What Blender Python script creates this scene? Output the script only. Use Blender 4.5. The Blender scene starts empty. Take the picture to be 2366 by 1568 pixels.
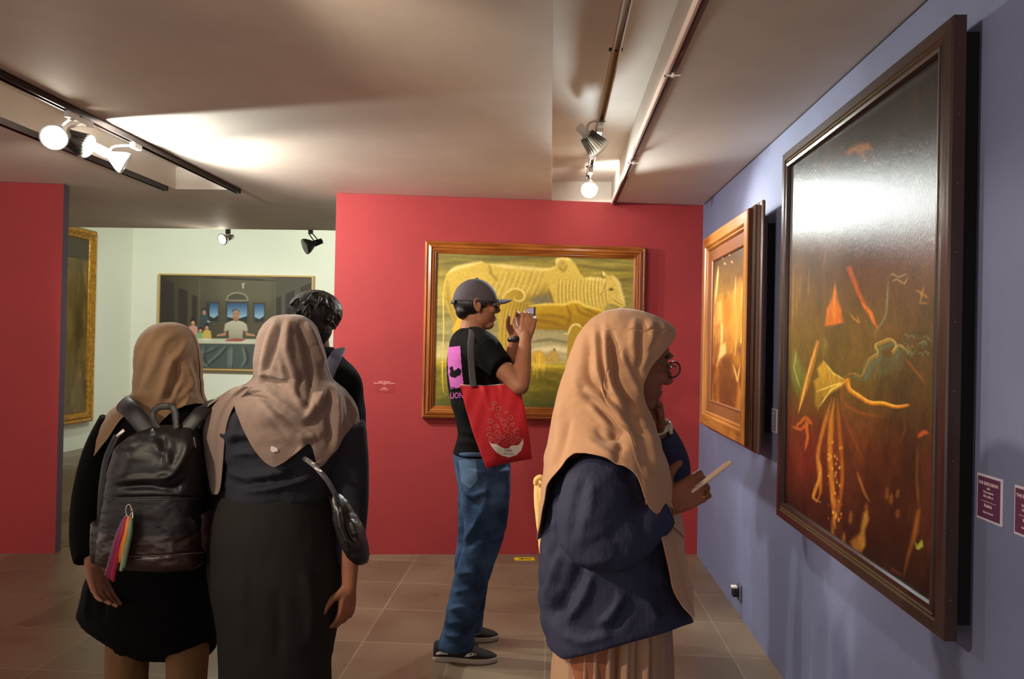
import bpy, math, random
import numpy as np
from mathutils import Vector, Matrix
from mathutils.bvhtree import BVHTree
random.seed(7); rng=np.random.RandomState(5)
SC=bpy.context.scene; COL=SC.collection
# ------------------------------------------------------------------ camera (solved from the photo's vanishing points)
FPX=1700.0; PSI=math.atan((1274.2-1183)/FPX); PIT=0.0062; ROL=0.0203; CH=1.45
Fv=np.array([-math.sin(PSI)*math.cos(PIT),math.cos(PSI)*math.cos(PIT),math.sin(PIT)])
R0=np.array([math.cos(PSI),math.sin(PSI),0.0]); U0=np.cross(R0,Fv)
Rv=R0*math.cos(ROL)+U0*math.sin(ROL); Uv=U0*math.cos(ROL)-R0*math.sin(ROL)
CP=np.array([0,0,CH])
def ray(x,y): return Fv+Rv*(x-1183)/FPX-Uv*(y-784)/FPX
def onY(x,y,Y): d=ray(x,y); return CP+d*(Y/d[1])
def onX(x,y,X): d=ray(x,y); return CP+d*(X/d[0])
def onZ(x,y,Z): d=ray(x,y); return CP+d*((Z-CH)/d[2])
def onP(x,y,p0,n): d=ray(x,y); n=np.array(n,float); return CP+d*(np.dot(np.array(p0)-CP,n)/np.dot(d,n))
def proj(P):
    d=np.asarray(P,float)-CP; z=d@Fv
    return 1183+FPX*(d@Rv)/z, 784-FPX*(d@Uv)/z
cam=bpy.data.cameras.new('camera'); co=bpy.data.objects.new('camera',cam); COL.objects.link(co)
cam.sensor_fit='HORIZONTAL'; cam.sensor_width=36; cam.lens=FPX/2366*36; cam.clip_start=0.05; cam.clip_end=60
M=Matrix(((Rv[0],Uv[0],-Fv[0],0),(Rv[1],Uv[1],-Fv[1],0),(Rv[2],Uv[2],-Fv[2],CH),(0,0,0,1)))
co.matrix_world=M; SC.camera=co
vs=SC.view_settings; vs.view_transform='Standard'; vs.look='None'; vs.gamma=1; vs.use_curve_mapping=False; vs.exposure=0.55
SC.cycles.use_denoising=True; SC.cycles.max_bounces=8; SC.cycles.sample_clamp_indirect=6
# ------------------------------------------------------------------ colour + materials
def lin(c):
    c=np.asarray(c,float)/255.0
    return np.where(c<=0.04045,c/12.92,((c+0.055)/1.055)**2.4)
def rgba(c): l=lin(c); return (float(l[0]),float(l[1]),float(l[2]),1.0)
MATS={}
def mat(name,col,rough=0.6,metal=0.0,bump=0.0,bscale=60,var=0.0,vscale=6,col2=None,emit=0,spec=0.5,stretch=None,sheen=0.0,btype='noise',trans=0.0,bdist=0.01,coat=0.0):
    if name in MATS: return MATS[name]
    m=bpy.data.materials.new(name); m.use_nodes=True; nt=m.node_tree; N=nt.nodes; L=nt.links
    b=N['Principled BSDF']; b.inputs['Roughness'].default_value=rough; b.inputs['Metallic'].default_value=metal
    b.inputs['Specular IOR Level'].default_value=spec; b.inputs['Base Color'].default_value=rgba(col)
    if sheen: b.inputs['Sheen Weight'].default_value=sheen
    if coat: b.inputs['Coat Weight'].default_value=coat
    if trans: b.inputs['Transmission Weight'].default_value=trans
    tc=N.new('ShaderNodeTexCoord'); mp=N.new('ShaderNodeMapping'); L.new(tc.outputs['Object'],mp.inputs[0])
    if stretch: mp.inputs['Scale'].default_value=stretch
    if var or col2 is not None:
        n=N.new('ShaderNodeTexNoise'); n.inputs['Scale'].default_value=vscale; n.inputs['Detail'].default_value=6; n.inputs['Roughness'].default_value=0.6
        L.new(mp.outputs[0],n.inputs['Vector']); r=N.new('ShaderNodeValToRGB'); L.new(n.outputs[0],r.inputs[0])
        c2=col2 if col2 is not None else [max(0,x*(1-var)) for x in col]
        r.color_ramp.elements[0].position=0.35; r.color_ramp.elements[0].color=rgba(c2)
        r.color_ramp.elements[1].position=0.65; r.color_ramp.elements[1].color=rgba(col); L.new(r.outputs[0],b.inputs['Base Color'])
    if bump:
        n=N.new('ShaderNodeTexNoise'); n.inputs['Scale'].default_value=bscale; n.inputs['Detail'].default_value=4
        L.new(mp.outputs[0],n.inputs['Vector']); bp=N.new('ShaderNodeBump'); bp.inputs['Strength'].default_value=bump; bp.inputs['Distance'].default_value=bdist
        L.new(n.outputs[0],bp.inputs['Height']); L.new(bp.outputs[0],b.inputs['Normal'])
    if emit:
        b.inputs['Emission Color'].default_value=rgba(col); b.inputs['Emission Strength'].default_value=emit
    MATS[name]=m; return m
def paintmat(name,rough=0.55,bump=0.3,streak=None,spec=0.5,bdist=0.002,aniso=0):
    m=bpy.data.materials.new(name); m.use_nodes=True; nt=m.node_tree; N=nt.nodes; L=nt.links; b=N['Principled BSDF']
    a=N.new('ShaderNodeAttribute'); a.attribute_name='Col'; L.new(a.outputs['Color'],b.inputs['Base Color'])
    b.inputs['Roughness'].default_value=rough; b.inputs['Specular IOR Level'].default_value=spec
    if aniso:
        b.inputs['Anisotropic'].default_value=aniso; cx=N.new('ShaderNodeCombineXYZ'); cx.inputs[1].default_value=1; L.new(cx.outputs[0],b.inputs['Tangent'])
    tc=N.new('ShaderNodeTexCoord'); mp=N.new('ShaderNodeMapping'); L.new(tc.outputs['Object'],mp.inputs[0])
    if streak: mp.inputs['Scale'].default_value=streak
    n=N.new('ShaderNodeTexNoise'); n.inputs['Scale'].default_value=70; n.inputs['Detail'].default_value=5; L.new(mp.outputs[0],n.inputs['Vector'])
    bp=N.new('ShaderNodeBump'); bp.inputs['Strength'].default_value=bump; bp.inputs['Distance'].default_value=bdist
    L.new(n.outputs[0],bp.inputs['Height']); L.new(bp.outputs[0],b.inputs['Normal']); return m
# ------------------------------------------------------------------ objects
ORG={}
def thing(name,label,cat,loc=(0,0,0),group=None,parent=None):
    o=bpy.data.objects.new(name,None); COL.objects.link(o); o.empty_display_size=0.05
    o.location=[float(v) for v in loc]; ORG[o.name]=np.array(loc,float)
    o['label']=label; o['category']=cat
    if group: o['group']=group
    return o
def tag(o,label=None,cat=None,group=None,kind=None):
    if label: o['label']=label
    if cat: o['category']=cat
    if group: o['group']=group
    if kind: o['kind']=kind
    return o
def obj(name,geo,m,parent=None,smooth=True,col=None,mats=None,fm=None,center=False):
    v,f=geo; v=np.asarray(v,float)
    po=ORG[parent.name] if parent is not None else np.zeros(3)
    if parent is None and len(v): og=np.array([v[:,0].mean(),v[:,1].mean(),v[:,2].min()])
    else: og=po
    me=bpy.data.meshes.new(name); me.from_pydata((v-og).tolist(),[],[list(map(int,q)) for q in f])
    if mats:
        for q in mats: me.materials.append(q)
        me.polygons.foreach_set('material_index',np.asarray(fm,dtype=np.int32))
    else: me.materials.append(m)
    me.polygons.foreach_set('use_smooth',[bool(smooth)]*len(me.polygons))
    if col is not None:
        a=me.color_attributes.new('Col','FLOAT_COLOR','POINT')
        c=np.ones((len(v),4)); c[:,:3]=col; a.data.foreach_set('color',c.ravel())
    me.update(); o=bpy.data.objects.new(name,me); COL.objects.link(o)
    if parent is not None: o.parent=parent
    else: o.location=og
    ORG[o.name]=og
    return o
def join(*gs):
    V=[];Fc=[];n=0
    for v,f in gs:
        v=np.asarray(v,float); V.append(v); Fc+= [[i+n for i in q] for q in f]; n+=len(v)
    return np.concatenate(V),Fc
def grid_faces(nu,nv,cu=False,cv=False,off=0):
    fs=[]
    for i in range(nu if cu else nu-1):
        for j in range(nv if cv else nv-1):
            a=i*nv+j; b=((i+1)%nu)*nv+j; c=((i+1)%nu)*nv+(j+1)%nv; d=i*nv+(j+1)%nv
            fs.append([a+off,b+off,c+off,d+off])
    return fs
def box(a,b):
    x0,y0,z0=a; x1,y1,z1=b
    v=[(x0,y0,z0),(x1,y0,z0),(x1,y1,z0),(x0,y1,z0),(x0,y0,z1),(x1,y0,z1),(x1,y1,z1),(x0,y1,z1)]
    return np.array(v,float),[[0,3,2,1],[4,5,6,7],[0,1,5,4],[1,2,6,5],[2,3,7,6],[3,0,4,7]]
def obox(p,u,v,n,su,sv,sn,bev=0.0):
    """box from corner p along unit axes u,v,n; optional bevel"""
    p,u,v,n=[np.array(q,float) for q in (p,u,v,n)]
    if bev<=0:
        c,f=box((0,0,0),(su,sv,sn)); return p+c[:,[0]]*u+c[:,[1]]*v+c[:,[2]]*n,f
    import bmesh
    bm=bmesh.new(); bmesh.ops.create_cube(bm,size=1)
    for q in bm.verts: q.co=Vector(((q.co.x+.5)*su,(q.co.y+.5)*sv,(q.co.z+.5)*sn))
    bmesh.ops.bevel(bm,geom=bm.edges[:],offset=bev,segments=2,affect='EDGES',profile=0.5)
    bm.verts.index_update(); c=np.array([q.co[:] for q in bm.verts]); f=[[q.index for q in fc.verts] for fc in bm.faces]; bm.free()
    return p+c[:,[0]]*u+c[:,[1]]*v+c[:,[2]]*n,f
def nrm(v): v=np.asarray(v,float); return v/(np.linalg.norm(v)+1e-12)
def lathe(prof,o,ax,n=28,cap=True):
    """prof: list of (distance along axis, radius)"""
    o=np.array(o,float); ax=nrm(ax); t=np.array([0,0,1.0]) if abs(ax[2])<0.9 else np.array([1.0,0,0])
    a=nrm(np.cross(ax,t)); b=np.cross(ax,a); V=[]
    for d,r in prof:
        for k in range(n):
            th=2*math.pi*k/n; V.append(o+ax*d+(a*math.cos(th)+b*math.sin(th))*max(r,1e-4))
    f=grid_faces(len(prof),n,cv=True)
    if cap: f=f+[list(range(n)),[ (len(prof)-1)*n+k for k in range(n)][::-1]]
    return np.array(V),f
def spl(pts,n):
    """catmull-rom resample of control rows (any dim) to n rows"""
    P=np.asarray(pts,float); m=len(P)
    if m==2: t=np.linspace(0,1,n)[:,None]; return P[0]*(1-t)+P[1]*t
    T=np.linspace(0,m-1-1e-9,n); out=[]
    for t in T:
        i=int(t); u=t-i; p0=P[max(i-1,0)]; p1=P[i]; p2=P[min(i+1,m-1)]; p3=P[min(i+2,m-1)]
        out.append(0.5*((2*p1)+(-p0+p2)*u+(2*p0-5*p1+4*p2-p3)*u*u+(-p0+3*p1-3*p2+p3)*u**3))
    return np.array(out)
def tube(pts,rad,n=14,res=None,flat=1.0,up=None,closed=True,round_end=True):
    """swept tube; rad scalar/list; flat = ratio of second axis (along 'up')"""
    P=np.asarray(pts,float); r=np.full(len(P),rad,float) if np.isscalar(rad) else np.asarray(rad,float)
    if res: Q=spl(np.c_[P,r],res); P=Q[:,:3]; r=Q[:,3]
    if round_end:
        d0=nrm(P[0]-P[1]); d1=nrm(P[-1]-P[-2]); a=[];b=[]
        for k in (0.9,0.6,0.3): 
            a.append((P[0]+d0*r[0]*k*0.9,r[0]*math.sqrt(1-k*k))); b.append((P[-1]+d1*r[-1]*k*0.9,r[-1]*math.sqrt(1-k*k)))
        P=np.concatenate([[q[0] for q in a],P,[q[0] for q in b[::-1]]]); r=np.concatenate([[q[1] for q in a],r,[q[1] for q in b[::-1]]])
    T=np.gradient(P,axis=0); T/=np.linalg.norm(T,axis=1)[:,None]+1e-12
    ref=np.array(up,float) if up is not None else (np.array([0,0,1.0]) if abs(T[0][2])<0.9 else np.array([0,1.0,0]))
    V=[]; b=None
    for i in range(len(P)):
        if up is not None: b=nrm(ref-T[i]*np.dot(ref,T[i]))
        elif b is None: b=nrm(ref-T[i]*np.dot(ref,T[i]))
        else: b=nrm(b-T[i]*np.dot(b,T[i]))
        a=np.cross(T[i],b)
        for k in range(n):
            th=2*math.pi*k/n; V.append(P[i]+a*math.cos(th)*r[i]+b*math.sin(th)*r[i]*flat)
    f=grid_faces(len(P),n,cv=True)
    f=[q[::-1] for q in f]
    if closed: f+=[list(range(n)),[(len(P)-1)*n+k for k in range(n)][::-1]]
    return np.array(V),f
def ellipsoid(c,r,n=20,rot=None):
    V=[];m=n//2
    for i in range(m+1):
        ph=math.pi*i/m
        for k in range(n):
            th=2*math.pi*k/n; V.append((math.sin(ph)*math.cos(th),math.sin(ph)*math.sin(th),math.cos(ph)))
    V=np.array(V)*np.array(r)
    if rot is not None: V=V@np.array(Matrix.Rotation(rot[0],3,rot[1])).T
    f=[q[::-1] for q in grid_faces(m+1,n,cv=True)]
    return V+np.array(c),f
def disp(o,voxel=0.005,smooth=4,fac=0.5):
    r=o.modifiers.new('r','REMESH'); r.mode='VOXEL'; r.voxel_size=voxel; r.use_smooth_shade=True
    if smooth: s=o.modifiers.new('s','SMOOTH'); s.iterations=smooth; s.factor=fac
    return o
def solid(o,t,off=-1):
    s=o.modifiers.new('t','SOLIDIFY'); s.thickness=t; s.offset=off; return o
# ------------------------------------------------------------------ painter: colours for the vertices of flat canvases
def vnoise(x,y,seed=0):
    r=np.random.RandomState(seed).rand(256,256)
    xi=np.floor(x).astype(int);yi=np.floor(y).astype(int);fx=x-xi;fy=y-yi;fx=fx*fx*(3-2*fx);fy=fy*fy*(3-2*fy)
    g=lambda a,b:r[a%256,b%256]
    return (g(xi,yi)*(1-fx)+g(xi+1,yi)*fx)*(1-fy)+(g(xi,yi+1)*(1-fx)+g(xi+1,yi+1)*fx)*fy
def fbm(x,y,seed=0,o=4):
    s=0;a=.5;t=0
    for k in range(o): s=s+a*vnoise(x*2**k,y*2**k,seed+k); t+=a; a*=.5
    return s/t
def seg_dist(X,Y,pts,closed=False):
    """distance to polyline and param of nearest point 0..1"""
    P=[np.array(p,float) for p in pts]
    if closed: P=P+[P[0]]
    L=[np.linalg.norm(P[i+1]-P[i]) for i in range(len(P)-1)]; tot=sum(L)+1e-9; best=np.full(X.shape,1e9); par=np.zeros(X.shape); acc=0
    for i in range(len(P)-1):
        a=P[i];d=P[i+1]-a;l2=d@d+1e-9
        t=np.clip(((X-a[0])*d[0]+(Y-a[1])*d[1])/l2,0,1); q=np.hypot(X-a[0]-t*d[0],Y-a[1]-t*d[1])
        m=q<best; best=np.where(m,q,best); par=np.where(m,(acc+t*L[i])/tot,par); acc+=L[i]
    return best,par
def inside(X,Y,pts):
    c=np.zeros(X.shape,bool); n=len(pts); j=n-1
    for i in range(n):
        xi,yi=pts[i];xj,yj=pts[j]
        c^=((yi>Y)!=(yj>Y))&(X<(xj-xi)*(Y-yi)/((yj-yi)+1e-12)+xi); j=i
    return c
class Art:
    def __init__(s,tl,tr,br,bl,nx,ny,base):
        s.nx,s.ny=nx,ny; u,v=np.meshgrid(np.linspace(0,1,nx),np.linspace(0,1,ny)); s.u,s.v=u,v
        tl,tr,br,bl=[np.array(q,float) for q in (tl,tr,br,bl)]
        W=(tl*(1-u[...,None])+tr*u[...,None])*(1-v[...,None])+(bl*(1-u[...,None])+br*u[...,None])*v[...,None]
        s.W=W.reshape(-1,3); X,Y=proj(s.W); s.X=X.reshape(ny,nx); s.Y=Y.reshape(ny,nx)
        s.C=np.ones((ny,nx,3))*np.array(base,float)
    def mix(s,a,c): s.C=s.C*(1-a[...,None])+np.array(c,float)*a[...,None]
    def _sub(s,pts,pad):
        P=np.array(pts,float); m=(s.X>P[:,0].min()-pad)&(s.X<P[:,0].max()+pad)&(s.Y>P[:,1].min()-pad)&(s.Y<P[:,1].max()+pad); return m
    def poly(s,pts,c,soft=1.5,al=1.0,c2=None,ax=None,sm=0):
        if sm: pts=spl(list(pts)+[pts[0]],sm)[:-1]
        m=s._sub(pts,soft*3)
        if not m.any(): return
        X=s.X[m];Y=s.Y[m]; d,_=seg_dist(X,Y,pts,True); sg=np.where(inside(X,Y,pts),d,-d); a=np.clip(0.5+sg/(2*soft),0,1)*al
        cc=np.array(c,float)
        if c2 is not None:
            t=np.clip(((X-ax[0])*(ax[2]-ax[0])+(Y-ax[1])*(ax[3]-ax[1]))/((ax[2]-ax[0])**2+(ax[3]-ax[1])**2),0,1)[:,None]; cc=cc*(1-t)+np.array(c2,float)*t
        s.C[m]=s.C[m]*(1-a[:,None])+cc*a[:,None]
    def line(s,pts,w,c,al=1.0,soft=None,taper=True,sm=0,w2=None):
        if sm: pts=spl(pts,sm)
        soft=soft or max(0.7,w*0.5); m=s._sub(pts,w+soft*3)
        if not m.any(): return
        d,t=seg_dist(s.X[m],s.Y[m],pts); ww=w*(np.minimum(1,4*np.minimum(t,1-t)+0.15) if taper else 1.0)
        if w2: ww=w+(w2-w)*t
        a=np.clip(0.5+(ww/2-d)/soft,0,1)*al
        s.C[m]=s.C[m]*(1-a[:,None])+np.array(c,float)*a[:,None]
    def blob(s,x,y,rx,ry,c,al=1.0,p=1.0):
        a=np.exp(-(((s.X-x)/rx)**2+((s.Y-y)/ry)**2)**p)*al; s.mix(a,c)
    def build(s,name,m,parent,gain=1.0,thick=None):
        f=grid_faces(s.ny,s.nx); 
        return obj(name,(s.W,[q[::-1] for q in f]),m,parent,smooth=False,col=(lin(np.clip(s.C,0,255))*gain).reshape(-1,3))
# ------------------------------------------------------------------ room
WX=1.05; CZ=2.455; P0=np.array([-1.48,4.925,0]); P1=np.array([1.05,5.244,0]); PT=nrm(P1-P0); PN=np.array([PT[1],-PT[0],0])
m_red=mat('red_wall_paint',(160,48,50),rough=0.75,bump=0.25,bscale=240,var=0.05,vscale=3,bdist=0.002)
m_blue=mat('blue_wall_paint',(110,116,150),rough=0.7,bump=0.35,bscale=90,var=0.05,vscale=4,bdist=0.003)
m_white=mat('white_wall_paint',(226,226,214),rough=0.8,bump=0.15,bscale=120,bdist=0.002)
m_ceil=mat('ceiling_paint',(234,222,208),rough=0.65,bump=0.12,bscale=14,var=0.05,vscale=2,bdist=0.004)
m_end=mat('partition_end_grey',(92,80,96),rough=0.8)
def floor_mat():
    m=bpy.data.materials.new('concrete_tile_floor'); m.use_nodes=True; nt=m.node_tree;N=nt.nodes;L=nt.links;b=N['Principled BSDF']
    tc=N.new('ShaderNodeTexCoord'); g=N.new('ShaderNodeNewGeometry')
    br=N.new('ShaderNodeTexBrick'); br.offset=0; br.inputs['Scale'].default_value=1; br.inputs['Brick Width'].default_value=0.44; br.inputs['Row Height'].default_value=0.44
    br.inputs['Mortar Size'].default_value=0.004; br.inputs['Mortar Smooth'].default_value=0.3
    br.inputs['Color1'].default_value=rgba((134,116,96)); br.inputs['Color2'].default_value=rgba((116,98,80)); br.inputs['Mortar'].default_value=rgba((150,134,112))
    L.new(g.outputs['Position'],br.inputs['Vector'])
    n=N.new('ShaderNodeTexNoise'); n.inputs['Scale'].default_value=2.2; n.inputs['Detail'].default_value=6; n.inputs['Roughness'].default_value=0.5; L.new(g.outputs['Position'],n.inputs['Vector'])
    r=N.new('ShaderNodeValToRGB'); r.color_ramp.elements[0].position=.25; r.color_ramp.elements[0].color=(.68,.66,.64,1); r.color_ramp.elements[1].position=.78; r.color_ramp.elements[1].color=(1.1,1.1,1.08,1)
    L.new(n.outputs[0],r.inputs[0]); mx=N.new('ShaderNodeMix'); mx.data_type='RGBA'; mx.blend_type='MULTIPLY'; mx.inputs[0].default_value=1
    L.new(br.outputs['Color'],mx.inputs[6]); L.new(r.outputs[0],mx.inputs[7]); L.new(mx.outputs[2],b.inputs['Base Color'])
    r2=N.new('ShaderNodeMapRange'); r2.inputs[1].default_value=.3; r2.inputs[2].default_value=.7; r2.inputs[3].default_value=.22; r2.inputs[4].default_value=.42
    L.new(n.outputs[0],r2.inputs[0]); L.new(r2.outputs[0],b.inputs['Roughness'])
    bp=N.new('ShaderNodeBump'); bp.inputs['Strength'].default_value=.25; bp.inputs['Distance'].default_value=.004; n2=N.new('ShaderNodeTexNoise'); n2.inputs['Scale'].default_value=9; n2.inputs['Detail'].default_value=6
    L.new(g.outputs['Position'],n2.inputs['Vector']); L.new(n2.outputs[0],bp.inputs['Height']); L.new(bp.outputs[0],b.inputs['Normal'])
    return m
m_floor=floor_mat()
def struct(name,geo,m,smooth=False,**k): return tag(obj(name,geo,m,None,smooth,**k),kind='structure')
struct('floor',box((-7,-3,-.1),(1.4,10.6,0)),m_floor)
struct('wall_right',box((WX,-3,0),(WX+.12,5.6,CZ+.25)),m_blue)
# red partitions, standing at a slight angle to the side wall
def slab(p,t,n,length,th,h,z0=0): return obox(np.array([p[0],p[1],z0]),t,-n,(0,0,1),length,th,h-z0)
struct('wall_back',slab(P0,PT,PN,float(np.linalg.norm(P1-P0)),.12,CZ-.002),m_red)
LP=np.array([-3.262,4.725,0]); lt=nrm([1,.15,0]); ln=np.array([lt[1],-lt[0],0])
wl=slab(LP-lt*2.8,lt,ln,2.8,.075,CZ-.002)
fmi=[0,0,0,1,0,0]
struct('wall_left',wl,m_red,mats=[m_red,m_end],fm=fmi)
# ceiling with two slots for the lamp tracks
S1=(-2.57,-2.145); S2=(-.018,.40); SE1=4.86; SE2=5.2; SZ=CZ+.15; TH=.3; YE=6.62
def ceil():
    g=[]
    def slabc(x0,x1,y0,y1,z0,z1): g.append(box((x0,y0,z0),(x1,y1,z1)))
    slabc(-7,S1[0],-3,YE,CZ,SZ); slabc(S1[0],S1[1],SE1,YE,CZ,SZ); slabc(S1[1],S2[0],-3,YE,CZ,SZ)
    slabc(S2[0],S2[1],SE2,YE,CZ,SZ); slabc(S2[1],WX+.12,-3,YE,CZ,SZ); slabc(-7,WX+.12,-3,YE,SZ,SZ+.1)
    return join(*g)
struct('ceiling',ceil(),m_ceil)
struct('ceiling_far',box((-7,YE,3.0),(1.4,10.6,3.1)),m_white)
struct('trim_1',box((-7,YE,SZ+.1),(1.4,YE+.02,3.1)),m_white)
struct('wall_far',box((-6.2,10.2,0),(1.4,10.32,3.05)),m_white)
struct('wall_far_left',box((-6.12,4.9,0),(-6.0,10.2,3.05)),m_white)
struct('wall_far_right',box((.9,5.6,0),(1.02,10.2,3.05)),m_white)
# thin dark line between side wall and ceiling
struct('trim_2',tube([(WX-.002,-1,CZ-.002),(WX-.002,5.2,CZ-.002)],.003,n=6,round_end=False),mat('dark_joint',(60,52,58),rough=.9))
# ------------------------------------------------------------------ tracks and lamps
m_trk=mat('dark_track_metal',(58,46,46),rough=.35,metal=.6); m_trkw=mat('pale_track_metal',(190,176,164),rough=.4,metal=.3)
m_lw=mat('white_lamp_plastic',(235,235,230),rough=.4); m_lb=mat('black_lamp_metal',(22,22,24),rough=.35)
m_chr=mat('chrome',(210,205,195),rough=.15,metal=1.0); m_on=mat('lit_bulb_face',(255,244,222),emit=30); m_off=mat('unlit_bulb_face',(200,200,196),rough=.15)
m_fin=mat('grey_heat_sink',(205,204,198),rough=.45,metal=.2); m_dk=mat('black_rubber',(16,15,16),rough=.6)
def track(name,label,x,y0,y1,z,group=None,m=None,w=.034,h=.03,slot=True):
    t=thing(name,label,'lighting track',(x,(y0+y1)/2,z-h),group)
    obj('channel',join(box((x-w/2,y0,z-.006),(x+w/2,y1,z)),box((x-w/2,y0,z-h),(x-w/2+.006,y1,z-.006)),box((x+w/2-.006,y0,z-h),(x+w/2,y1,z-.006))),m or m_trk,t,False)
    obj('conductor',join(box((x-.009,y0+.004,z-.012),(x-.004,y1-.004,z-.007)),box((x+.004,y0+.004,z-.012),(x+.009,y1-.004,z-.007))),mat('copper_strip',(150,90,60),metal=.8,rough=.4),t,False)
    obj('end_cap',box((x-w/2-.001,y1-.002,z-h-.001),(x+w/2+.001,y1+.01,z)),m_dk,t,False)
    return t
tr1=track('lighting_track','long dark lighting track nearer the room middle, ending furthest right of the left pair',S1[1]+.02,-2.8,4.83,CZ,'pair of dark ceiling tracks on the left')
tr2=track('lighting_track','shorter looking dark lighting track on the far left, behind the glowing bulb',S1[0]-.02,-2.8,4.76,CZ,'pair of dark ceiling tracks on the left')
tr3=track('lighting_track','pale metal track hanging in the ceiling slot over the chrome spot lamp',.215,-2.8,4.72,SZ-.06,m=m_trkw,w=.03)
for yy in (1.6,2.72,3.6,4.5): obj('hanger',join(tube([(.215,yy,SZ),(.215,yy,SZ-.06)],.004,n=8,round_end=False),box((.19,yy-.01,SZ-.066),(.24,yy+.01,SZ-.06))),m_dk,tr3)
# rail with dark reddish underside along the slot lip
rl=thing('curtain_rail','long pinkish white rail with dark red gap along the slot edge','rail',(S2[1]+.02,1,CZ-.03))
obj('rail_body',join(box((S2[1]-.004,-2.8,CZ-.022),(S2[1]+.004,5.15,CZ+.002)),box((S2[1]+.004,-2.8,CZ-.006),(S2[1]+.030,5.15,CZ))),mat('pinkish_rail',(232,205,196),rough=.4),rl,False)
obj('rail_channel',box((S2[1]+.014,-2.8,CZ-.014),(S2[1]+.030,5.15,CZ-.006)),mat('maroon_channel',(78,30,32),rough=.5),rl,False)
for px,py in ((1542,170),(1455,373)):
    q=onZ(px,py,CZ-.02); yy=q[1]
    obj('bracket',join(box((S2[1]-.012,yy-.006,CZ-.03),(S2[1]+.045,yy+.006,CZ-.026)),tube([(S2[1]+.018,yy,CZ-.034),(S2[1]+.018,yy,CZ-.016)],.007,n=10,round_end=False),box((S2[1]-.012,yy-.006,CZ-.03),(S2[1]-.009,yy+.006,CZ-.008))),m_lw,rl,False)
def lamp(label,base,headpx,Yh,aim,on,style,group,r=.055,z_up=None):
    """track lamp: adapter on the track at base, arm, holder and reflector bulb aimed at a point"""
    base=np.array(base,float); hd=onY(headpx[0],headpx[1],Yh); ax=nrm(np.array(aim)-hd)
    t=thing('track_lamp',label,'lamp',base,group)
    body=m_lb if style=='black' else m_lw; arm=m_chr if style=='chrome' else body
    L=r*1.9
    obj('adapter',obox(base+[-.014,-.035,-.028],(1,0,0),(0,1,0),(0,0,1),.028,.07,.03,.003),body,t,False)
    neck=hd-ax*L*.75; back=hd-ax*(L*1.25)
    knee=np.array([base[0],base[1],back[2]+.01+.3*(base[2]-back[2])])
    obj('arm',join(tube([base+[0,0,-.02],knee],.0075,n=12,round_end=False),tube([knee,knee*.4+back*.6+np.array([0,0,.004]),neck],.006,n=10,res=8)),arm,t)
    obj('knuckle',ellipsoid(knee,(.014,.014,.014),12),arm,t)
    if style=='fin':
        obj('lamp_holder',lathe([(-L*1.35,.018),(-L*1.33,.022),(-L*.9,.022),(-L*.88,.02)],hd,ax),body,t)
        b=obj('bulb',lathe([(-L*.9,.018),(-L*.62,.03),(-L*.3,r*.72),(-L*.12,r*.95),(-L*.05,r),(0,r),(.004,r*.96),(.004,r*.9),(-.004,r*.88),(-.004,.001)],hd,ax,32,False),m_fin,t)
        t0=np.array([0,0,1.0]); a=nrm(np.cross(ax,t0)); c=np.cross(ax,a); fg=[]
        for k in range(22):
            th=2*math.pi*k/22; d=a*math.cos(th)+c*math.sin(th); s=np.cross(ax,d)
            p=hd-ax*L*.82+d*.02; q=hd-ax*L*.1+d*r*.86
            fg.append((np.array([p-s*.001,p+s*.001,q+s*.001,q-s*.001,q+d*.006-s*.001,q+d*.006+s*.001,p+d*.02+s*.001,p+d*.02-s*.001]),[[0,1,2,3],[3,2,5,4],[4,5,6,7],[7,6,1,0],[0,3,4,7],[1,6,5,2]]))
        obj('cooling_fins',join(*fg),mat('dark_fins',(96,94,88),rough=.5),b,False)
    else:
        obj('lamp_holder',lathe([(-L*1.5,.014),(-L*1.47,.024),(-L*.85,.027),(-L*.83,.024)],hd,ax),body,t)
        b=obj('bulb',lathe([(-L*.9,.02),(-L*.7,.023),(-L*.5,r*.62),(-L*.22,r*.92),(-L*.06,r),(0,r*.985),(.003,r*.94),(.003,r*.9),(-.003,r*.88),(-.003,.001)],hd,ax,32,False),(m_lb if style=='black' else m_chr if style=='chromebulb' else m_lw),t)
    obj('bulb_face',lathe([(-.003,r*.9),(.0015,r*.88),(.006,r*.5),(.008,.001)],hd,ax,32,False),m_on if on else m_off,b)
    return hd,ax
LX=S1[1]+.02
lampA=lamp('glowing white track bulb facing the camera, leftmost of the ceiling lamps',(LX,3.12,CZ-.028),(125,318),3.2,(-.5,.9,1.4),True,'white','lamps on the left ceiling track',.058)
lampB=lamp('dark finned track lamp turned away beside the glowing leftmost bulb',(LX,3.22,CZ-.028),(200,338),3.42,(-1.4,5.6,1.9),False,'fin','lamps on the left ceiling track',.062)
lampC=lamp('white cone shaped track lamp tilting right towards the cattle painting',(LX,3.62,CZ-.028),(290,378),3.68,(0.0,4.9,1.1),False,'white','lamps on the left ceiling track',.058)
lampD=lamp('finned grey lamp on a chrome joint turned to the blue wall',(.215,3.55,SZ-.09),(1385,346),3.72,(1.0,4.1,1.7),False,'fin','lamps in the right ceiling slot',.062)
lampE=lamp('lit white lamp at the end of the ceiling slot above the red wall',(.215,4.45,SZ-.09),(1362,439),4.62,(.1,2.0,1.0),True,'white','lamps in the right ceiling slot',.055)
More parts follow.
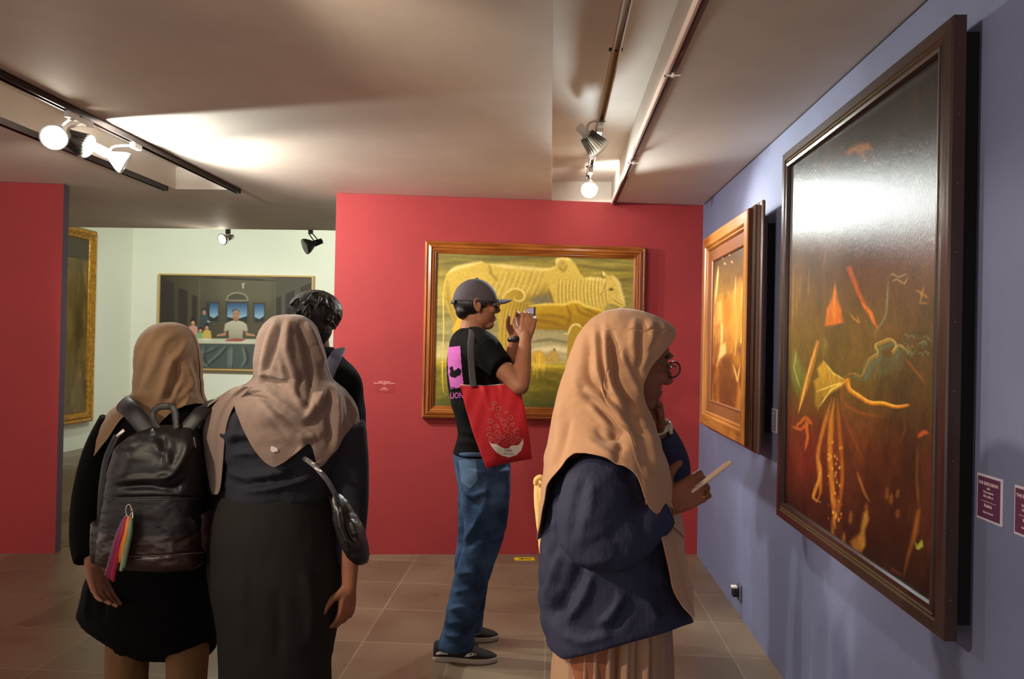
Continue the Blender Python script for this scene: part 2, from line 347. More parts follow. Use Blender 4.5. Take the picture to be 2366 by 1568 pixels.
# black track of the far room, hung at the ceiling edge
yb=6.70; a=onY(505,519,yb); b=onY(790,528,yb)
tb=thing('lighting_track','thin black lighting track crossing in front of the white far room','lighting track',(a+b)/2)
obj('channel',obox(a+[0,0,-.015],nrm(b-a),(0,1,0),(0,0,1),float(np.linalg.norm(b-a))+1.2,.035,.028),m_lb,tb,False)
for k in (.05,.9,1.5): obj('hanger',tube([a+(b-a)*k+[0,.017,.01],a+(b-a)*k+[0,.017,.55]],.006,n=8,round_end=False),m_lb,tb)
def lamp2(label,px,hpx,aim,on,r):
    base=onY(px,528,yb+.017); hd=onY(hpx[0],hpx[1],yb+.05); ax=nrm(np.array(aim)-hd); L=r*1.7
    t=thing('track_lamp',label,'lamp',base,'lamps on the black far track')
    obj('adapter',obox(base+[-.02,-.015,-.05],(1,0,0),(0,1,0),(0,0,1),.04,.03,.05,.004),m_lb,t,False)
    nk=hd-ax*L*.9
    obj('arm',join(tube([base+[-.018,0,-.045],nk+[-.02,0,.02],nk],.005,n=8,res=8),tube([base+[.018,0,-.045],nk+[.02,0,.02],nk],.005,n=8,res=8)),m_lb if not on else m_chr,t)
    obj('lamp_holder',lathe([(-L*1.4,.015),(-L*1.37,.026),(-L*.75,.03),(-L*.7,.024)],hd,ax),m_lb if not on else m_chr,t)
    bb=obj('bulb',lathe([(-L*.8,.022),(-L*.55,r*.6),(-L*.25,r*.92),(-L*.08,r),(0,r*.98),(0,r*.9),(-.004,.001)],hd,ax,28,False),m_chr if on else mat('dark_reflector',(70,72,74),rough=.2,metal=.6),t)
    obj('bulb_face',lathe([(-.002,r*.9),(.006,r*.6),(.009,.001)],hd,ax,28,False),m_on if on else mat('dim_face',(190,190,184),rough=.3),bb)
    return hd,ax
lampF=lamp2('small chrome lamp with a glowing bulb at the left end of the black track',527,(513,553),(-3.6,5.6,1.9),True,.055)
lampG=lamp2('black spot lamp hanging from the black track beside the red wall',718,(704,570),(-3.4,6.0,1.75),False,.075)
# ------------------------------------------------------------------ lights
def spot(name,loc,aim,power,deg,blend=.5,size=.04,col=(1,.86,.68)):
    l=bpy.data.lights.new(name,'SPOT'); l.energy=power; l.spot_size=math.radians(deg); l.spot_blend=blend; l.shadow_soft_size=size; l.color=col
    o=bpy.data.objects.new(name,l); COL.objects.link(o); o.location=[float(x) for x in loc]
    d=Vector([float(x) for x in (np.array(aim)-np.array(loc))]); o.rotation_euler=d.to_track_quat('-Z','Y').to_euler(); return o
WARM=(1,.84,.64); NEU=(1,.93,.84); COOL=(.93,1,.86)
h,ax=lampC; spot('spot_cattle',h+ax*.02,(.05,5.0,1.35),130,112,.5,.05,NEU)
h,ax=lampA; spot('spot_left',h+ax*.02,(-.9,1.5,.5),34,92,.7,.05,NEU)
spot('spot_across',h+np.array([.10,.10,.0]),h+np.array([1.2,1.75,-.35]),60,142,.12,.03,(.93,1,.95))
h,ax=lampD; spot('spot_side',h+ax*.02,(1.0,4.1,1.7),28,90,.6,.05,WARM)
h,ax=lampE; spot('spot_slot',h+ax*.02+np.array([0,0,-.07]),(.75,2.7,1.2),80,104,.5,.05,(.92,1,.97)); spot('spot_slot_back',h+np.array([.05,0,.03]),(.45,5.1,2.5),6,170,.5,.03,(.95,1,.95))
h,ax=lampB; spot('spot_far_left',h+ax*.02,(-3.4,5.3,1.6),30,100,.6,.05,NEU)
spot('spot_big_painting',(-2.125,.5,2.33),(1.0,2.3,1.35),120,75,.6,.05,WARM)
spot('spot_across_room',(-2.125,1.75,2.33),(.45,1.72,1.05),120,42,.5,.05,WARM)
spot('spot_red_left',(-2.6,1.6,2.33),(-3.6,4.8,1.6),34,80,.7,.05,NEU)
spot('spot_red_right_fill',(-.9,1.4,2.33),(.8,5.2,1.5),62,56,.7,.05,WARM)  # added fill without a fixture, brightens the right part of the red wall
h,ax=lampF; spot('spot_far_wall',(-3.3,7.2,2.8),(-3.8,10.2,1.7),170,110,.7,.08,COOL)
spot('spot_far_wall_right',(-1.6,7.2,2.8),(-1.5,10.2,1.6),85,110,.7,.08,COOL)
spot('spot_far_side',(-4.6,6.9,2.8),(-6.0,9.6,1.3),80,100,.7,.08,COOL)
h,ax=lampF; spot('spot_far_bulb',h+ax*.02,(-3.6,5.6,1.6),6,130,.7,.05,NEU)
W=bpy.data.worlds.new('world'); SC.world=W; W.use_nodes=True; bg=W.node_tree.nodes['Background']; bg.inputs[0].default_value=(.92,.77,.69,1); bg.inputs[1].default_value=.85
# ------------------------------------------------------------------ paintings
def woodmat(name,c1,c2,axis,rough=.3,sc=16):
    st={'x':(.12,1.4,1.4),'y':(1.4,.12,1.4),'z':(1.4,1.4,.12)}[axis]
    return mat(name+axis,c1,rough=rough,var=.1,col2=c2,vscale=sc,stretch=st,bump=.2,bscale=60,bdist=.002)
def frame(name,parent,TL,TR,BR,BL,n,prof,mh,mv,label=None):
    """mitred moulding; prof = (inset from the outer edge, height along n)"""
    TL,TR,BR,BL=[np.array(q,float) for q in (TL,TR,BR,BL)]; u=nrm(TR-TL); v=nrm(TL-BL); n=np.array(n,float); V=[]
    for ins,h in prof:
        V+= [TL+u*ins-v*ins+n*h, TR-u*ins-v*ins+n*h, BR-u*ins+v*ins+n*h, BL+u*ins+v*ins+n*h]
    F=[];fm=[]
    for i in range(len(prof)-1):
        for k in range(4):
            a=i*4+k;b=i*4+(k+1)%4; F.append([a,a+4,b+4,b]); fm.append(k%2)
    o=obj(name,(V,F),None,parent,False,mats=[mh,mv],fm=fm)
    if label: o['label']=label
    return o
# ---- cattle painting on the red partition
pc=P0+PN*.055
def onC(x,y): return onP(x,y,pc,PN)
A=onC(985,553);B=onC(1494,571)
def rect(tl,tr,bl,u):
    """true rectangle from rough corners"""
    v=np.array([0,0,1.0]); zt=(tl[2]+tr[2])/2; zb=bl[2]; a=tl.copy(); b=tr.copy(); a[2]=b[2]=zt
    c=b.copy();d=a.copy();c[2]=d[2]=zb; return a,b,c,d
TL,TR,BR,BL=rect(onC(982,554),onC(1494,571),onC(976,966),PT)
cow=thing('framed_painting','wide golden framed painting of humped yellow cattle on the red wall','painting',(TL+BR)/2*[1,1,0]+[0,0,BL[2]])
wh=woodmat('honey_wood',(168,98,38),(122,62,22),'x',.28); wv=woodmat('honey_wood',(168,98,38),(122,62,22),'z',.28)
fw=.082
frame('frame',cow,TL,TR,BR,BL,PN,[(0,-.05),(0,-.012),(.004,-.004),(.016,.004),(.024,-.002),(.028,.006),(.044,.012),(.052,.002),(.056,.006),(.064,.004),(.068,-.004),(.074,-.002),(.080,-.010),(.086,-.012),(.086,-.02)],wh,wv)
u=PT; z=np.array([0,0,1.0]); i=fw
a=Art(TL+u*i-z*i-PN*.016,TR-u*i-z*i-PN*.016,BR-u*i+z*i-PN*.016,BL+u*i+z*i-PN*.016,500,390,(150,130,50))
X,Y=a.X,a.Y
t=np.clip((Y-585)/360,0,1)
cols=np.array([[120,110,50],[150,132,44],[166,148,70],[150,140,90],[205,190,130],[170,150,40],[120,108,28],[70,74,30]],float); ks=[0,.12,.3,.5,.66,.7,.85,1]
for c in range(3): a.C[...,c]=np.interp(t,ks,cols[:,c])
n1=fbm(X/60,Y/9,3)
a.mix(np.clip((n1-.5)*3,0,1)*.55*(Y<820),(96,88,44)); a.mix(np.clip((.5-n1)*3,0,1)*.35*(Y<820),(205,190,96))
n2=fbm(X/40,Y/14,9); a.mix(np.clip((n2-.5)*3,0,1)*.6*(Y>835),(84,76,18)); a.mix(np.clip((.45-n2)*3,0,1)*.35*(Y>835),(214,186,60))
for pts in ([(1010,588),(1150,600),(1300,592),(1468,610)],[(1340,640),(1400,650),(1468,642)],[(1330,612),(1400,622),(1468,626)],[(1010,612),(1060,606),(1120,610)]): a.line(pts,6,(88,80,40),.6,6,sm=20)
a.line([(1003,838),(1040,834),(1200,836),(1330,838)],3,(226,210,140),.8)
G=(198,168,66);GL=(236,212,128);GD=(122,96,24);GM=(170,138,38)
# big bull: rump left, hump, head right
bull=[(1026,690),(1024,660),(1032,632),(1050,620),(1082,612),(1112,604),(1130,610),(1180,617),(1230,624),(1262,622),(1285,615),(1286,600),(1300,596),(1318,598),(1330,610),(1342,634),(1352,641),(1395,644),(1400,640),(1396,628),(1404,636),(1416,636),(1426,648),(1432,672),(1444,706),(1436,712),(1425,705),(1406,700),(1396,712),(1392,730),(1380,745),(1330,740),(1296,730),(1280,706),(1268,668),(1256,690),(1232,702),(1180,706),(1120,730),(1060,750),(1046,740),(1036,720)]
a.poly(bull,G,2.0,1,(212,184,84),(1030,0,1440,0))
for q in ([(1130,610),(1200,618),(1262,622),(1288,614)],[(1034,634),(1052,620),(1112,605)],[(1286,612),(1288,600),(1302,596),(1320,600)],[(1352,642),(1395,645)],[(1416,637),(1428,652),(1436,680),(1444,704)]): a.line(q,8,GL,.85,6,sm=24)
a.poly([(1120,735),(1150,690),(1230,680),(1262,660),(1262,690),(1235,702),(1190,708),(1150,722)],GD,10,.6)
a.poly([(1060,750),(1044,735),(1030,690),(1034,650),(1044,700)],GD,6,.5)
for k in range(9): x=1130+k*13; a.line([(x+22,628),(x+14,650),(x-4,690)],5,GD,.25,5,sm=12); a.line([(x+28,628),(x+20,650),(x+2,690)],4,GL,.18,4,sm=12)
for k in range(14): x=1292+k*8.4; a.line([(x,644-abs(k-2)*.4),(x-2,680),(x+2+k*.6,728)],3,GD,.38,3,sm=12); a.line([(x+4,646),(x+2,680),(x+6,724)],2.5,GL,.4,2.5,sm=12)
a.line([(1130,610),(1134,630),(1150,650)],7,GD,.5,6); a.line([(1268,668),(1276,695),(1286,722)],6,GD,.8,5)
a.line([(1290,614),(1302,625),(1310,612)],6,GD,.6,6,sm=10); a.blob(1300,608,8,8,GD,.4)
a.poly([(1392,645),(1402,646),(1398,670),(1386,686),(1382,684),(1390,668)],(214,190,100),1.5); a.line([(1384,686),(1394,672),(1400,650)],2,GD,.8)
a.line([(1396,640),(1393,628),(1400,638)],3,(236,222,150),.9,1); a.blob(1412,668,5,3.4,(60,44,16),.9); a.line([(1416,690),(1428,700),(1442,706)],2,GD,.6)
a.poly([(1226,690),(1262,676),(1276,702),(1234,704)],(116,110,78),5,.9)
# tail
a.line([(1030,640),(1024,680),(1025,760),(1022,840),(1024,900),(1034,912)],3,(222,196,90),.9,2,sm=40)
# second animal body to right under the bull
b2=[(1216,708),(1260,704),(1305,704),(1318,697),(1336,698),(1350,706),(1380,714),(1405,722),(1420,740),(1410,780),(1390,800),(1360,772),(1300,762),(1230,760),(1214,730)]
a.poly(b2,(196,156,26),2,1,(150,112,16),(0,700,0,765))
a.line([(1218,707),(1260,703),(1305,703),(1320,697),(1338,698),(1352,706),(1405,722)],6,(236,206,90),.85,4,sm=40)
for q in ([(1310,706),(1318,730),(1310,752)],[(1330,704),(1342,722),(1372,732)],[(1345,712),(1372,722),(1400,740)],[(1225,738),(1262,742),(1300,752)],[(1240,728),(1290,730),(1320,742)]): a.line(q,7,(120,88,14),.55,6,sm=16)
# cow at centre behind the man: curled hump/horn and long neck drapes
b3=[(1152,760),(1150,720),(1160,690),(1172,674),(1186,667),(1202,668),(1212,680),(1210,692),(1200,698),(1222,704),(1230,740),(1210,800),(1196,850),(1180,860),(1165,830),(1150,790)]
a.poly(b3,(190,158,52),2,1,(150,118,26),(1150,0,1230,0)); a.line([(1160,692),(1172,674),(1188,667),(1204,670),(1212,682),(1206,694),(1192,694),(1186,686)],5,GL,.8,4,sm=30)
for k in range(8): x=1156+k*8; a.line([(x+16,700),(x+6,750),(x+4,830)],3,GD,.35,3,sm=12); a.line([(x+20,700),(x+10,750),(x+8,830)],2.5,GL,.32,2.5,sm=12)
a.poly([(1044,760),(1056,736),(1070,730),(1066,765),(1050,775)],(214,176,50),2)
# sky opening and small group in the middle distance
a.poly([(1216,765),(1330,770),(1336,838),(1212,838)],(176,166,120),8,.7)
a.line([(1224,790),(1270,784),(1320,792)],6,(110,106,70),.7,5); a.line([(1220,812),(1280,804),(1330,812)],12,(232,218,164),.8,8)
a.poly([(1226,836),(1232,812),(1248,808),(1262,822),(1280,806),(1290,820),(1292,836)],(190,152,66),3,.9); a.line([(1281,812),(1280,804),(1284,812)],2,(120,90,30),.9)
a.poly([(1232,815),(1246,812),(1258,820),(1260,845),(1257,868),(1252,868),(1250,850),(1244,852),(1244,876),(1239,876),(1238,850),(1235,866),(1232,866),(1232,840)],(212,170,52),1.5); a.line([(1246,814),(1246,850)],3,(245,215,110),.7); a.line([(1236,822),(1236,846)],2,(130,94,20),.7)
# white calf / figure at the right
a.poly([(1311,810),(1312,780),(1316,764),(1322,752),(1332,748),(1344,756),(1352,766),(1340,800),(1330,836),(1310,836)],(178,142,38),2); a.line([(1312,775),(1320,754),(1334,749),(1346,758)],5,(240,222,150),.85,3,sm=20); a.line([(1302,771),(1313,770)],3,(230,210,140),.9,1.5)
# shadows of the ground folds
for q in ([(1216,870),(1262,880),(1310,905)],[(1222,905),(1270,925),(1320,935)],[(1230,860),(1290,868),(1330,880)]): a.line(q,14,(96,84,18),.6,10,sm=16)
a.line([(1204,840),(1300,846),(1340,850)],9,(226,196,66),.7,6)
a.line([(1010,930),(1200,938),(1350,940)],20,(70,74,26),.6,14)
a.C*= (0.93+0.14*fbm(X/5,Y/5,21))[...,None]
a.build('canvas',paintmat('oil_cattle',.45,.12),cow,1.15)
# ---- big dark painting on the blue wall
def rx(pts,X): 
    q=[onX(*p,X) for p in pts]; z1=(q[0][2]+q[1][2])/2; z0=(q[2][2]+q[3][2])/2; y1=(q[0][1]+q[3][1])/2; y0=(q[1][1]+q[2][1])/2
    return [np.array(k) for k in ((X,y1,z1),(X,y0,z1),(X,y0,z0),(X,y1,z0))]
NX=np.array([-1.0,0,0])
XB=.972
TL,TR,BR,BL=rx([(1806,361),(2197,40),(2190,1482),(1800,1196)],XB)
big=thing('framed_painting','very large dark brown framed painting with glare, on the blue wall nearest the camera','painting',(XB,(TL[1]+TR[1])/2,BL[2]))
dh=woodmat('dark_wood',(62,42,38),(46,32,30),'y',.2,10); dv=woodmat('dark_wood',(62,42,38),(46,32,30),'z',.2,10)
frame('frame',big,TL,TR,BR,BL,NX,[(0,-.03),(0,0),(.004,.005),(.034,.006),(.040,.001),(.046,.006),(.052,.001),(.056,.006),(.066,.004),(.070,-.006),(.070,-.02)],dh,dv)
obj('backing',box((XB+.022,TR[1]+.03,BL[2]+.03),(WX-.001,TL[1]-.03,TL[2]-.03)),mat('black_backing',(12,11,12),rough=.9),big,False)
for k in range(9): 
    zz=BL[2]+.1+k*.17; obj('nail',lathe([(0,.002),(.001,.0012)],(XB+.014,TR[1]+.0005,zz),(0,-1,0),8),mat('dull_nail',(110,100,96),rough=.5),big)
i=.067
a=Art(TL+[.012,-i,-i],TR+[.012,i,-i],BR+[.012,i,i],BL+[.012,-i,i],270,620,(70,48,28))
X,Y=a.X,a.Y; t=a.v
ks=[0,.2,.36,.5,.62,.75,1]; cols=np.array([[30,26,24],[40,34,28],[94,48,30],[112,84,28],[98,76,28],[100,50,22],[44,18,12]],float)
for c in range(3): a.C[...,c]=np.interp(t,ks,cols[:,c])
a.mix(np.exp(-((X-1880)/120)**2-((Y-700)/200)**2)*.55,(126,96,26)); a.mix(np.exp(-((X-2120)/70)**2-((Y-900)/400)**2)*.5,(50,32,18))
a.mix(np.exp(-((X-1850)/60)**2-((Y-1060)/80)**2)*.6,(130,34,26))
n=fbm(X/22,Y/70,31); a.mix(np.clip((n-.5)*2.4,0,1)*.4,(30,20,12)); a.mix(np.clip((.45-n)*2.4,0,1)*.25,(150,96,40))
OR=(236,120,24);YL=(226,160,40);OC=(190,130,34);GR=(120,130,72);
a.poly([(1952,352),(1965,340),(1985,332),(2008,330),(2016,345),(1998,350),(2000,372),(1990,360),(1975,350),(1960,360)],(190,118,46),5,.8)
for q in ([(1975,325),(1985,345),(2000,372)],[(2010,340),(2022,375),(2040,390)],[(1910,360),(1905,385),(1920,400)]): a.line(q,7,(120,76,44),.6,6)
# flame
a.poly([(1930,652),(1935,690),(1944,715),(1948,745),(1930,750),(1906,753),(1910,715),(1922,690)],OR,3); a.line([(1929,660),(1926,740)],5,(255,150,40),.8)
a.line([(1962,620),(1985,680),(2005,720),(2026,755)],12,(210,92,28),.9,4,w2=5); a.line([(1990,700),(2012,722),(2020,750)],8,(240,130,40),.8,3)
a.line([(1900,630),(1912,560),(1920,520)],3,(150,100,80),.7); a.line([(1985,600),(2002,560)],3,(150,100,80),.6)
for x,y0,y1 in ((1834,614,760),(1850,630,700),(1870,620,690),(1842,640,745)): a.line([(x,y0),(x-3,y1)],4,(176,132,46),.5,3)
a.line([(1962,720),(1972,735),(1985,745),(1980,728)],4,(214,150,40),.7,2)
# twisting green-blue tendril
td=[(2052,640),(2062,632),(2075,640),(2098,632)]
a.line(td,4,(150,136,92),.8,2); a.line([(2052,640),(2050,690),(2046,730),(2030,755),(2018,772)],5,(120,126,84),.85,3,sm=24)
a.line([(2060,650),(2072,645),(2090,655),(2098,640)],3,(190,160,90),.8,2); a.line([(2114,668),(2130,678),(2146,690)],5,(176,130,60),.7,3); a.line([(2134,660),(2126,700),(2146,700)],5,(170,120,56),.7,3)
vine=[(1950,872),(1968,862),(1990,868),(2000,850),(2012,830),(2030,818),(2024,800),(2044,790),(2060,786),(2072,800),(2064,815),(2080,800),(2098,812),(2110,800)]
a.line(vine,7,(150,120,50),.9,3,sm=60); a.line([(x+6,y+9) for x,y in vine],8,(86,104,76),.8,5,sm=60); a.line([(x-2,y-4) for x,y in vine[3:]],3,(214,180,90),.7,2,sm=50)
for k in range(16): x=2000+k*6; a.line([(x,830-k*1.2),(x-6,856-k),(x+2,884-2*k)],3,(96,116,92),.6,2.5,sm=8)
for k in range(26):
    x=2085+rng.rand()*55; y=765+rng.rand()*55; a.line([(x,y),(x+6,y-5),(x+13,y),(x+10,y+6)],3,(112,116,76) if k%2 else (70,76,50),.8,2)
a.line([(2085,820),(2110,850),(2140,886)],5,(150,84,30),.7,3)
# pale petals and the gold winged form
a.poly([(1836,806),(1850,840),(1862,870),(1852,930),(1838,905),(1828,870)],(140,140,58),4,.9,(90,90,30),(1840,810,1850,930)); a.line([(1840,812),(1834,850),(1850,900)],3,(196,190,90),.7)
a.poly([(1886,785),(1894,790),(1880,850),(1862,910),(1844,955),(1852,900),(1870,840)],(190,120,40),2.5); a.line([(1890,786),(1868,860),(1846,950)],4,(244,186,90),.9,2)
a.line([(1900,775),(1908,790),(1902,830)],8,(140,120,46),.7,5)
wing=[(1903,832),(1918,855),(1938,872),(1958,880),(1950,890),(1925,905),(1900,920),(1890,948),(1882,930),(1884,900),(1880,880),(1892,870),(1888,852)]
a.poly(wing,(214,158,46),3,1,(150,116,34),(1900,840,1930,920))
for q in ([(1903,834),(1925,862),(1956,880)],[(1958,880),(1925,890),(1885,905)],[(1958,880),(1920,900),(1892,940)]): a.line(q,4,(246,206,90),.8,2.5)
sash=[(1958,878),(1964,900),(1985,915),(2010,930),(2040,932),(2070,940),(2098,936)]
a.line(sash,11,(222,130,26),.95,4,sm=40,w2=5); a.line([(x,y-3) for x,y in sash],4,(255,196,70),.9,2,sm=40)
a.line([(1950,882),(1945,920),(1965,942),(1995,955),(2040,962)],6,(150,76,26),.7,5,sm=20)
# drapery falling from the wing
for q,w,c in (([(1928,920),(1920,980),(1918,1060),(1924,1140),(1930,1220)],12,(196,120,36)),([(1934,920),(1940,1000),(1946,1090),(1940,1180)],8,(170,90,30)),([(1922,920),(1905,980),(1890,1050),(1896,1130),(1886,1160)],9,(190,110,40)),([(1940,930),(1970,1010),(1995,1060)],6,(130,60,26))): a.line(q,w,c,.85,5,sm=30)
for k in range(60):
    x=1912+rng.rand()*34; y=1010+rng.rand()*190; a.line([(x,y),(x,y+7)],4,(230,160,60) if k%2 else (150,60,24),.7,2.5)
for q in ([(1862,960),(1850,975),(1838,985)],[(1862,965),(1866,1010),(1860,1040)],[(1862,962),(1876,980)],[(1830,985),(1850,992),(1870,975)]): a.line(q,7,(206,100,40),.85,4)
a.line([(1886,1050),(1896,1090),(1884,1130),(1880,1150),(1896,1160)],8,(210,140,50),.8,4,sm=20)
a.line([(1980,1090),(1998,1140),(2010,1160)],6,(190,120,50),.7,4)
# right edge shapes
a.line([(2120,1010),(2134,998),(2146,1000)],10,(200,84,34),.8,4); a.line([(2120,1030),(2118,1100),(2122,1170)],6,(130,80,40),.7,4); a.line([(2086,960),(2092,990),(2080,1020)],5,(130,70,36),.6,4)
for x,y,h in ((1936,1150,50),(1925,1190,60),(1966,1180,30),(2002,1160,30),(2060,1140,26),(2075,1175,22),(2050,1125,30),(1950,1230,40),(2075,1130,20)): a.line([(x,y),(x-2,y+h)],8,(176,110,44),.6,6)
a.poly([(1995,1185),(2005,1180),(2008,1200),(1998,1225),(2000,1260),(1990,1275),(1985,1250),(1990,1215)],(196,140,56),4,.9); a.poly([(1965,1250),(1985,1232),(1996,1245),(1988,1275),(1970,1272)],(180,120,46),5,.8)
a.poly([(2118,1180),(2126,1175),(2120,1230),(2100,1290),(2088,1330),(2096,1280),(2108,1230)],(150,88,34),4,.9); a.poly([(2114,1250),(2120,1258),(2130,1245),(2134,1262),(2122,1270),(2116,1268)],(150,150,60),2,.95)
a.line([(2056,1310),(2070,1320),(2085,1330)],6,(120,60,34),.7,4)
a.C*=(0.85+0.3*fbm(X/3,Y/14,41))[...,None]
a.build('canvas',paintmat('oil_dark',.34,.3,(1,6,1.2),.8,.003,.93),big,1.0)
# ---- second, warm painting further along the blue wall
XQ=.907
TL,TR,BR,BL=rx([(1627,551),(1732,479),(1716,1034),(1617,973)],XQ)
p2=thing('framed_painting','deep framed amber painting on the blue wall next to the red wall','painting',(XQ,(TL[1]+TR[1])/2,BL[2]))
ah=woodmat('amber_wood',(174,116,54),(134,78,30),'y',.25,10); av=woodmat('amber_wood',(174,116,54),(134,78,30),'z',.25,10)
frame('outer_moulding',p2,TL,TR,BR,BL,NX,[(.03,-.10),(.03,-.075),(-.03,-.07),(-.034,-.06),(-.03,-.052),(-.016,-.05),(-.012,-.04),(-.016,-.03),(0,-.022),(0,-.002)],woodmat('umber_wood',(84,50,34),(60,36,26),'y',.25,10),woodmat('umber_wood',(84,50,34),(60,36,26),'z',.25,10),'dark umber stepped outer moulding')
frame('frame',p2,TL,TR,BR,BL,NX,[(0,-.004),(0,-.002),(.004,.003),(.01,.005),(.06,.004),(.066,-.002),(.07,-.008),(.078,-.006),(.084,-.014),(.088,-.03),(.088,-.034)],ah,av)
i=.086; m1=.11
frame('slip',p2,TL+[0,-i,-i],TR+[0,i,-i],BR+[0,i,i],BL+[0,-i,i],NX,[(0,-.03),(.0,-.02),(.055,-.026),(.062,-.020),(.068,-.026),(.068,-.035)],mat('brown_slip',(118,70,42),rough=.35),mat('brown_slip2',(124,74,44),rough=.35),'brown inner slip with a thin gold edge')
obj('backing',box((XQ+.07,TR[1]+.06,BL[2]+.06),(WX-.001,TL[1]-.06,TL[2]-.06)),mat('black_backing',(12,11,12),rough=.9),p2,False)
i=.15
a=Art(TL+[.032,-i,-i],TR+[.032,i,-i],BR+[.032,i,i],BL+[.032,-i,i],170,420,(150,96,40)); X,Y=a.X,a.Y
for c,(p,q,r) in enumerate(((84,230,130),(62,160,66),(40,76,34))): a.C[...,c]=np.interp(a.v,[0,.45,.75,1],[p,q,r*1.1,r])
n=fbm(X/9,Y/26,51); a.mix(np.clip((n-.48)*3,0,1)*.75*(a.v>.25),(226,150,50)); a.mix(np.clip((.42-n)*3,0,1)*.6,(96,54,26))
for q in ([(1660,615),(1656,660),(1652,700)],[(1700,640),(1698,700),(1702,760),(1698,820)],[(1664,690),(1668,760),(1666,810)],[(1716,650),(1712,720)]): a.line(q,5,(255,224,140),.75,3,sm=16)
a.poly([(1690,690),(1712,640),(1716,690),(1712,760),(1700,800),(1690,760)],(240,170,70),6,.8); a.poly([(1664,690),(1684,688),(1690,720),(1680,760),(1664,740)],(214,130,44),5,.8)
a.poly([(1656,700),(1668,694),(1670,740),(1658,745)],(238,180,90),4,.8); a.poly([(1714,750),(1720,742),(1718,800),(1710,790)],(255,210,90),2,.9)
a.poly([(1664,800),(1676,790),(1678,815),(1664,830),(1656,845)],(250,210,130),3,.9); a.poly([(1666,830),(1690,820),(1696,880),(1694,950),(1668,940)],(112,58,32),6,.8)
a.poly([(1706,880),(1716,910),(1716,955),(1700,945)],(210,130,56),4,.9); a.poly([(1644,890),(1652,930),(1644,934)],(200,120,50),3,.8); a.line([(1694,840),(1704,880),(1710,840)],4,(255,206,110),.8,2)
for x,y in ((1668,592),(1684,585),(1690,602),(1674,606)): a.line([(x,y),(x+2,y+6)],4,(226,180,120),.8,2)
a.build('canvas',paintmat('oil_amber',.3,.3,(1,6,1.5),.5,.003),p2,.65)
# ---- dark interior scene in the white far room (man in white T-shirt behind a table)
YF=10.13; F=lambda x,y:onY(x,y,YF); TL=F(368,629);TR=F(725,640);BL=F(362,852); TL,TR,BR,BL=rect(TL,TR,BL,None)
fp=thing('framed_painting','wide dark painting of a man at a table with children, in the white far room','painting',(TL+BR)/2*[1,1,0]+[0,0,BL[2]])
NF=np.array([0,-1.0,0]); th=mat('thin_pale_wood',(196,160,96),rough=.4)
frame('frame',fp,TL,TR,BR,BL,NF,[(0,-.06),(0,.02),(.022,.02),(.022,.0)],th,th)
i=.021
x1=np.array([1.0,0,0]); a=Art(TL+x1*i-z*i,TR-x1*i-z*i,BR-x1*i+z*i,BL+x1*i+z*i,370,230,(84,76,62)); X,Y=a.X,a.Y
a.mix(np.clip((X-480)/40,0,1)*np.clip((640-X)/20,0,1),(104,96,76)); a.mix(np.exp(-((Y-660)/60)**2)*.3,(120,112,88))
a.poly([(362,620),(462,637),(462,800),(362,800)],(70,60,50),3,1,(96,84,66),(380,0,462,0)); a.poly([(636,640),(730,630),(730,860),(636,800)],(92,84,70),3)
a.line([(460,640),(636,648)],4,(60,52,42),.9,2); a.line([(461,640),(461,760)],2,(124,116,96),.7); a.line([(636,646),(636,760)],2,(124,116,96),.7)
for q in ([(374,640),(402,654),(402,800),(370,800)],[(412,664),(434,672),(432,800),(410,800)],[(444,680),(456,686),(454,780),(442,780)],[(638,688),(650,684),(650,740),(638,740)],[(660,680),(680,670),(680,760),(658,760)],[(694,664),(724,650),(724,800),(694,800)]): a.poly(q,(54,46,40),1.5)
a.poly([(462,800),(462,700),(636,700),(636,800)],(76,66,52),14,.5)
def win(x0,y0,x1_,y1_):
    a.poly([(x0-3,y0-3),(x1_+3,y0-3),(x1_+3,y1_+2),(x0-3,y1_+2)],(66,62,56),1); a.poly([(x0,y0),(x1_,y0),(x1_,y1_),(x0,y1_)],(52,84,132),1,1,(150,190,222),(0,y0,0,y1_-12))
    a.poly([(x0,y1_-12),((x0+x1_)/2,y1_-7),(x1_,y1_-14),(x1_,y1_),(x0,y1_)],(44,44,34),1)
win(484,700,504,742); win(525,700,571,744); win(588,702,610,744)
a.poly([(476,698),(486,698),(482,730),(478,742)],(58,60,56),1); a.line([(520,693),(576,694)],4,(150,142,120),.9,1.2)
arc=[(524+24*(1-math.cos(k/12*math.pi)),692-16*math.sin(k/12*math.pi)) for k in range(13)]; a.poly(arc,(86,78,62),1); a.line(arc,4,(160,152,130),.9,1.2,taper=False)
a.line([(558,653),(562,658),(566,652)],2,(225,222,205),.95,1); a.line([(562,658),(561,662),(562,665)],3,(225,222,205),.95,1,taper=False)
